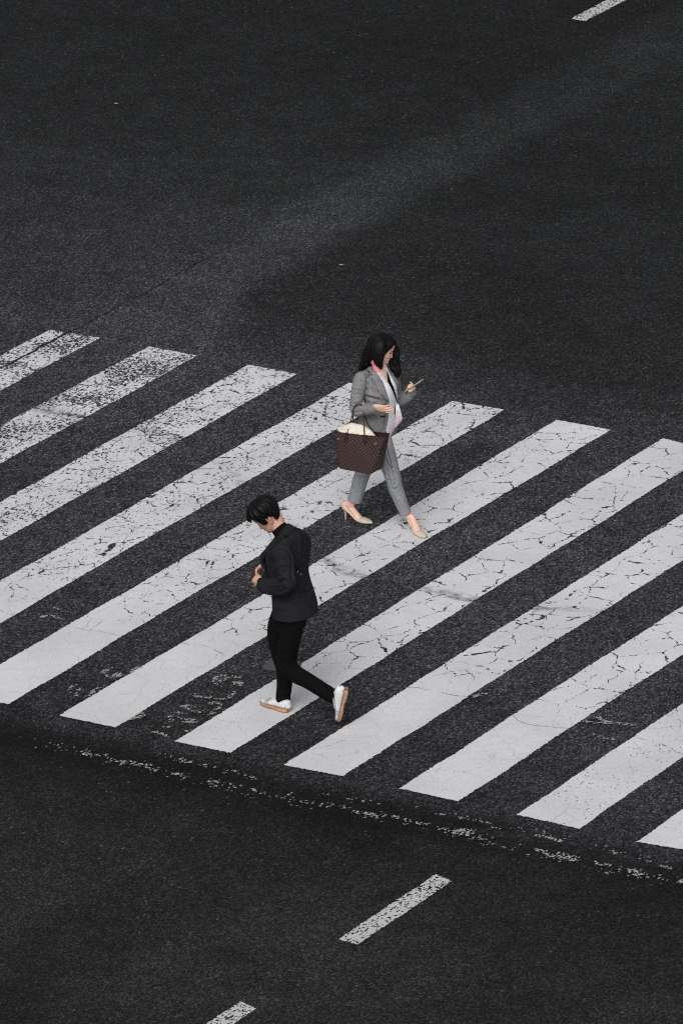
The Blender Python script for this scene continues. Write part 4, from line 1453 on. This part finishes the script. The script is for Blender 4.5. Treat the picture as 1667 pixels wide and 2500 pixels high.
tp = cloth('black_top', [(800, 700), (850, 800), (900, 900), (930, 1000), (945, 1060)], [(850, 670), (905, 760), (950, 870), (975, 980), (985, 1060)], .004, m_black, woman)
cloth('neckline', [(770, 625), (775, 700), (810, 760), (850, 800)], [(832, 610), (845, 680), (853, 740), (857, 790)], .0085, m_skin_w, woman, .002)
sc = cloth('scarf', [(690, 602), (712, 665), (748, 740), (800, 840), (845, 950), (862, 1060), (852, 1200), (838, 1330), (822, 1400), (878, 1482)],
           [(716, 574), (775, 660), (800, 730), (850, 800), (905, 900), (948, 1010), (965, 1100), (968, 1240), (955, 1350), (884, 1484)], .0125, m_scarf, woman, .004, 40, 9, .004,
           tone=lambda u, v: .95 if u < .10 else (.9 - (u - .10) * 9 if u < .18 else max(0, (u - .70) * 1.9)))
G0 = patch(bvn, W1, [(822, 590), (850, 680), (890, 780), (930, 880), (960, 980), (975, 1080)], [(836, 600), (880, 690), (925, 780), (962, 870), (985, 960), (1000, 1060)], 22, 7, .0150, .003)
# lower end of the far tail hangs free and swings forward
tail = []
for i, (l_, r_) in enumerate([((972, 1090), (1008, 1080)), ((972, 1170), (1030, 1160)), ((968, 1260), (1052, 1240)), ((962, 1330), (1050, 1285)), ((975, 1382), (1010, 1335))]):
    a0, b0 = w1(l_, 4.53 + .004 * i), w1(r_, 4.56)
    tail.append([a0 + (b0 - a0) * j / 6 + V(.0, -.010, 0) * math.sin(math.pi * j / 6) for j in range(7)])
G1 = np.concatenate([G0, np.array(tail)])
me = slab(G1, .003).mesh()
z = coords(me)[:, 2]
attr(me, 'tone', np.clip((.99 - z) / .16, 0, .62) + np.clip((z - 1.32) / .04, 0, .9))
link('scarf_end', me, m_scarf, sc)
# pink knot at the nape side
g = Geo(); kp = w1((684, 562), 4.452)
tube(g, [kp + V(-.012, 0, .012), kp, kp + V(.016, -.004, -.018)], [.010, .014, .009], seg=14, sub=4)
me = g.mesh(); attr(me, 'tone', np.full(len(me.vertices), 1.))
link('scarf_knot', me, m_scarf, sc)
cloth('lapel', [(648, 628), (628, 660), (624, 700), (655, 712), (684, 708), (660, 762), (720, 850), (800, 960), (858, 1032)],
      [(684, 606), (696, 640), (715, 680), (728, 700), (745, 725), (768, 770), (808, 850), (842, 950), (862, 1030)], .0205, m_tweed, jack, .0045, 40, 7, .003)
cloth('lapel', [(848, 640), (885, 720), (930, 800), (965, 890), (985, 970), (998, 1040)], [(868, 625), (920, 690), (962, 790), (985, 870), (1004, 960), (1008, 1050)], .0185, m_tweed, jack, .004, 24, 6)
cloth('front_edge', [(838, 1040), (832, 1180), (822, 1290), (800, 1390), (762, 1470)], [(864, 1036), (862, 1180), (850, 1290), (828, 1400), (790, 1482)], .0165, m_tweed, jack, .004, 24, 5)
# pocket flap
cloth('pocket', [(770, 1228), (775, 1240)], [(845, 1222), (845, 1236)], .004, m_black, jack, .003, 6, 6)

# --- trousers
g = Geo()
tube(g, [w2((733, 330), WY), w2((733, 270), WY), w2((736, 210), WY)], [(.125, .09), (.128, .09), (.09, .06)], seg=32)
tube(g, [w2((752, 270), 4.44), w2((800, 420), 4.435), w2((856, 600), 4.435), w2((905, 760), 4.44), w2((945, 890), 4.445), w2((968, 1000), 4.46), w2((1020, 1130), 4.48), w2((1072, 1260), 4.50), w2((1102, 1325), 4.508)],
     [.076, .080, .075, .066, .061, .058, .053, .047, .0445], seg=28, sub=5, cap=(1, 0), hollow=.006)
me1 = Geo()
tube(g, [w2((690, 270), 4.57), w2((660, 420), 4.57), w2((612, 600), 4.56), w2((560, 780), 4.545), w2((520, 900), 4.535), w2((480, 1040), 4.525), w2((443, 1165), 4.515)],
     [.076, .080, .072, .062, .059, .057, .0565], seg=28, sub=5, cap=(1, 0), hollow=.006)
me = union(g, .0042, 3, .5)
creases(me, [([(835, 905), (900, 928), (980, 915), (1052, 885)], .010, -.008), ([(845, 950), (930, 968), (1050, 935)], .009, .006), ([(860, 990), (930, 1005), (1000, 985)], .010, -.005),
             ([(835, 850), (900, 880), (960, 860)], .010, .004), ([(880, 500), (905, 600), (960, 720)], .012, -.003),
             ([(1040, 1110), (1100, 1210), (1150, 1310)], .005, .005), ([(840, 640), (880, 665), (950, 660)], .010, -.004),
             ([(440, 850), (520, 880), (620, 860)], .012, -.004), ([(560, 900), (530, 1030), (500, 1170)], .006, .004), ([(940, 1080), (960, 1160), (1010, 1260)], .014, -.004)], W2)
rumple(me, .0013, 24, 12)
link('trousers', me, m_flannel, woman)
pump(pf_f, woman); pump(pf_r, woman)

# --- phone
phone = tag(empty('phone', phc), 'slim pale phone held up in the left hand of the woman', 'phone')
def box_grid(c, ax, ay, az, hx, hy, hz, r_=.004, expo=6):
    """rounded slab along ax"""
    g = Geo()
    ss = np.linspace(-1, 1, 15)
    k = np.clip((1 - abs(ss) ** 18), .02, 1) ** .3
    tube(g, [c + ax * hx * s_ for s_ in ss], [(hy * (.86 + .14 * kk), hz) for kk in k], ref=ay, seg=32, sub=1, expo=expo, cap=(1, 1))
    return g
Lp = np.linalg.norm(ph_b - ph_a) / 2
link('case', box_grid(phc, A_, w_ph, n_ph, Lp, .034, .0055).mesh(), simple('pale_phone_case', (150, 147, 140), .35, .5, .02), phone)
g = Geo()
c = phc + n_ph * .0060
g.add([c + A_ * Lp * .9 * sx_ + w_ph * .030 * sy_ for sx_, sy_ in ((-1, -1), (1, -1), (1, 1), (-1, 1))], [(0, 1, 2, 3)])
link('screen', g.mesh(), simple('dark_glass', (20, 22, 26), .1, .5, .02), phone, smooth=False)

# --- tote bag
BY = 4.10
bagm, nt, b = new_mat('chequered_canvas')
a = nt.n.new('ShaderNodeAttribute'); a.attribute_name = 'uu'
a2 = nt.n.new('ShaderNodeAttribute'); a2.attribute_name = 'vv'
fu = nt.math('FLOOR', a.outputs['Fac']); fv = nt.math('FLOOR', a2.outputs['Fac'])
chk = nt.math('MODULO', nt.math('ABSOLUTE', nt.math('ADD', fu, fv)), 2.)
co = nt.coord()
nn_ = nt.noise(co, 300, 2)
c = nt.mix(chk, nt.mix(nn_, lin((36, 28, 28)), lin((46, 36, 35))), nt.mix(nn_, lin((64, 48, 46)), lin((82, 60, 57))))
nt.put(b.inputs['Base Color'], c)
b.inputs['Roughness'].default_value = .5
b.inputs['Specular IOR Level'].default_value = .3
bump(nt, b, nn_, .1, .002)

tl, tr_, bl_, br_ = w2((196, 285), BY), w2((838, 352), BY), w2((255, 748), BY - .01), w2((648, 826), BY - .03)
tlb, trb = tl + V(.010, .085, .006), tr_ + V(-.012, .085, .0)
blb, brb = bl_ + V(0, .155, .004), br_ + V(.012, .165, .004)
bag = tag(empty('tote_bag', (tl + br_) / 2), 'large brown chequered tote bag hanging from the right forearm of the woman', 'handbag')


def side(A, B, C, D, n=24, m=30, bulge=.0, seed=0):
    """A top-left, B top-right, C bottom-right, D bottom-left"""
    G = np.zeros((n, m, 3))
    for i in range(n):
        for j in range(m):
            v = i / (n - 1); u_ = j / (m - 1)
            G[i, j] = (A * (1 - u_) + B * u_) * (1 - v) + (D * (1 - u_) + C * u_) * v
    N = unit(np.cross(B - A, D - A))
    uu = np.linspace(0, 1, m)[None, :, None]; vv = np.linspace(0, 1, n)[:, None, None]
    w_ = np.sin(math.pi * uu) * np.sin(math.pi * vv)
    rnd = vnoise(G.reshape(-1, 3), 22, seed).reshape(n, m, 1)
    return G + N * (w_ * bulge + w_ ** .5 * rnd * .004)


def panel(g, G, U, Vv, su, sv, u0=0.):
    n, m, _ = G.shape
    du = np.linalg.norm(np.diff(G, axis=1), axis=2).sum(1).mean(); dv = np.linalg.norm(np.diff(G, axis=0), axis=2).sum(0).mean()
    g.grid(G)
    for i in range(n):
        for j in range(m):
            U.append(u0 + 100 + j / (m - 1) * round(du / su)); Vv.append(100 + i / (n - 1) * dv / sv)


g = Geo(); U_ = []; V_ = []
CH = .0158
mid_r = (tr_ + trb) / 2 + V(-.030, 0, 0) ; mid_l = (tl + tlb) / 2 + V(.03, 0, 0)
midb_r = (br_ + brb) / 2 + V(.0, 0, 0)
panel(g, side(tl, tr_, br_, bl_, bulge=-.010, seed=1), U_, V_, CH, CH)                   # near face
panel(g, side(tr_, mid_r, midb_r, br_, m=8, seed=2), U_, V_, CH, CH)       # gusset, folded in
panel(g, side(mid_r, trb, brb, midb_r, m=8, seed=2), U_, V_, CH, CH)
panel(g, side(trb, tlb, blb, brb, bulge=-.01, seed=3), U_, V_, CH, CH)
panel(g, side(tlb, mid_l, (bl_ + blb) / 2, blb, m=8, seed=4), U_, V_, CH, CH)
panel(g, side(mid_l, tl, bl_, (bl_ + blb) / 2, m=8, seed=4), U_, V_, CH, CH)
panel(g, side(bl_, br_, brb, blb, n=8, seed=5), U_, V_, CH, CH)
me = bpy.data.meshes.new('body'); me.from_pydata(g.verts().tolist(), [], g.f); me.update()
attr(me, 'uu', U_); attr(me, 'vv', V_)
body = link('bag_body', me, bagm, bag)
g = Geo()
loop = [tl, tl * .5 + tr_ * .5 + V(0, .004, -.004), tr_, mid_r, trb, (trb + tlb) / 2 + V(0, -.004, 0), tlb, mid_l, tl]
for a0, a1 in zip(loop[:-1], loop[1:]): tube(g, [a0, (a0 + a1) / 2, a1], [.0042] * 3, seg=8, sub=2)
for a0, a1 in ((tl, bl_), (tr_, br_), (bl_, br_)): tube(g, [a0, (a0 + a1) / 2, a1], [.0022] * 3, seg=8, sub=2)
link('leather_trim', g.mesh(), m_leather_d, body)
# handles: two looped straps over the forearm
for (qa, qb, ya, top) in ((W1(352, 1462), W1(572, 1485), BY - .006, w1((470, 1190), 4.225)), (None, None, 0, w1((475, 1180), 4.29))):
    g = Geo()
    if qa is not None:
        A0, B0 = at(qa, ya), at(qb, ya + .002)
        P = [A0 + V(0, 0, -.045), A0, w1((385, 1340), 4.14), w1((418, 1215), 4.19), w1((440, 1120), 4.215), w1((500, 1075), 4.225), w1((552, 1120), 4.22), w1((566, 1250), 4.18), w1((568, 1370), 4.13), B0, B0 + V(0, 0, -.045)]
    else:
        A0, B0 = tlb * .68 + trb * .32, tlb * .34 + trb * .66
        P = [A0 + V(0, .004, -.03), A0 + V(0, .004, 0), w1((432, 1330), 4.24), w1((430, 1215), 4.285), w1((450, 1130), 4.30), w1((510, 1080), 4.30), w1((560, 1140), 4.295), w1((590, 1270), 4.26), w1((630, 1360), 4.22), B0 + V(0, .004, 0), B0 + V(0, .004, -.03)]
    tube(g, P, [(.0052, .0045)] * len(P), seg=10, sub=5, ref=(0, 1, 0))
    hd = link('handle', g.mesh(), m_leather_d, bag)
    if qa is not None:
        for A0, c_ in ((at(qa, ya - .004), w2((340, 375), BY - .013)), (at(qb, ya - .004), w2((576, 405), BY - .016))):
            g = Geo()
            tube(g, [A0 + V(0, 0, .012), c_ + V(0, 0, .018), c_ + V(0, 0, -.006), c_ + V(0, 0, -.026)], [(.003, .007), (.003, .014), (.003, .015), (.002, .004)], seg=14, sub=4)
            link('tab', g.mesh(), m_leather_d, hd)
# side lacing with its ring and stopper
g = Geo(); p0 = w2((712, 436), BY - .012)
angs = np.linspace(0, 2 * math.pi, 17)
ax1, ax2 = V(1, 0, 0), V(0, 0, 1)
tube(g, [p0 + .0075 * (math.cos(a) * ax1 + math.sin(a) * ax2) for a in angs], [.0022] * 17, seg=8, sub=1)
link('ring', g.mesh(), m_brass, bag)
g = Geo(); p1 = w2((238, 372), BY - .008)
tube(g, [p1 + .006 * (math.cos(a) * ax1 + math.sin(a) * ax2) for a in angs], [.002] * 17, seg=8, sub=1)
link('ring', g.mesh(), m_brass, bag)
g = Geo()
tube(g, [p0, w2((760, 500), BY - .02), w2((830, 600), BY + .01), w2((890, 700), BY + .03), w2((930, 762), BY + .035)], [.0024] * 5, seg=8, sub=4)
tube(g, [tr_ + V(-.004, .03, -.05), w2((868, 520), BY + .03), w2((900, 620), BY + .035), w2((915, 700), BY + .035), w2((936, 762), BY + .035)], [.0022] * 5, seg=8, sub=4)
lace = link('lace', g.mesh(), m_leather_d, bag)
g = Geo(); p2 = w2((936, 772), BY + .035)
tube(g, [p2 + V(0, 0, .012), p2, p2 - V(-.003, 0, .012)], [.004, .0065, .004], seg=10, sub=3)
link('toggle', g.mesh(), m_brass, lace)

# --- cream knit stuffed in the bag
g = Geo()
tube(g, [w1((262, 1405), BY + .045), w1((340, 1395), BY + .045), w1((440, 1385), BY + .05), w1((560, 1415), BY + .05), w1((650, 1465), BY + .045), w1((700, 1500), BY + .04)],
     [(.026, .020), (.034, .034), (.036, .038), (.034, .034), (.030, .024), (.02, .014)], seg=24, sub=6)
tube(g, [w1((300, 1440), BY + .03), w1((480, 1440), BY + .035), w1((660, 1490), BY + .03)], [.028, .034, .022], seg=20, sub=6)
me = union(g, .004, 3)
creases(me, [([(440, 1445), (520, 1400), (600, 1420)], .008, .006), ([(460, 1470), (560, 1430), (650, 1450)], .007, -.006), ([(520, 1480), (600, 1450), (680, 1470)], .006, .005), ([(260, 1420), (340, 1380), (440, 1370)], .010, .003), ([(575, 1440), (620, 1460), (650, 1490)], .006, -.006)], W1)
rumple(me, .003, 52, 6)
tag(link('knit_cardigan', me, m_cream, base=w1((450, 1420), BY + .05)), 'folded cream knitwear stuffed in the top of the chequered tote', 'clothing')

# ---------------------------------------------------------------- light
w = bpy.data.worlds.new('World')
SC.world = w
w.use_nodes = True
nt = NT(w.node_tree)
sky = w.node_tree.nodes.new('ShaderNodeTexSky')
sky.sky_type = 'NISHITA'
sky.sun_disc = False
SUN_EL, SUN_AZ = math.radians(40), math.radians(160)
sky.sun_elevation = SUN_EL
sky.sun_rotation = SUN_AZ
sky.air_density = 1.0
sky.dust_density = 4.0
sky.ozone_density = .5
bg = w.node_tree.nodes['Background']
hs = w.node_tree.nodes.new('ShaderNodeHueSaturation')
hs.inputs['Saturation'].default_value = .25
w.node_tree.links.new(sky.outputs[0], hs.inputs['Color'])
w.node_tree.links.new(hs.outputs[0], bg.inputs['Color'])
bg.inputs['Strength'].default_value = .10
sd = bpy.data.lights.new('overcast_sun', 'SUN')
sd.energy = 1.75
sd.angle = math.radians(34)
sd.color = (1.0, .98, .95)
so = bpy.data.objects.new('overcast_sun', sd)
COL.objects.link(so)
# sun direction matching the sky: rotation measured from +Y towards +X
dirv = Vector((math.sin(SUN_AZ) * math.cos(SUN_EL), math.cos(SUN_AZ) * math.cos(SUN_EL), math.sin(SUN_EL)))
so.rotation_euler = dirv.to_track_quat('Z', 'Y').to_euler()
so.location = dirv * 30

for o in bpy.data.objects:
    if '_b' in o: del o['_b']
SC.view_settings.view_transform = 'Standard'
SC.view_settings.look = 'None'
SC.view_settings.exposure = 0
SC.view_settings.gamma = 1
SC.cycles.use_denoising = False
SC.cycles.filter_width = 1.15
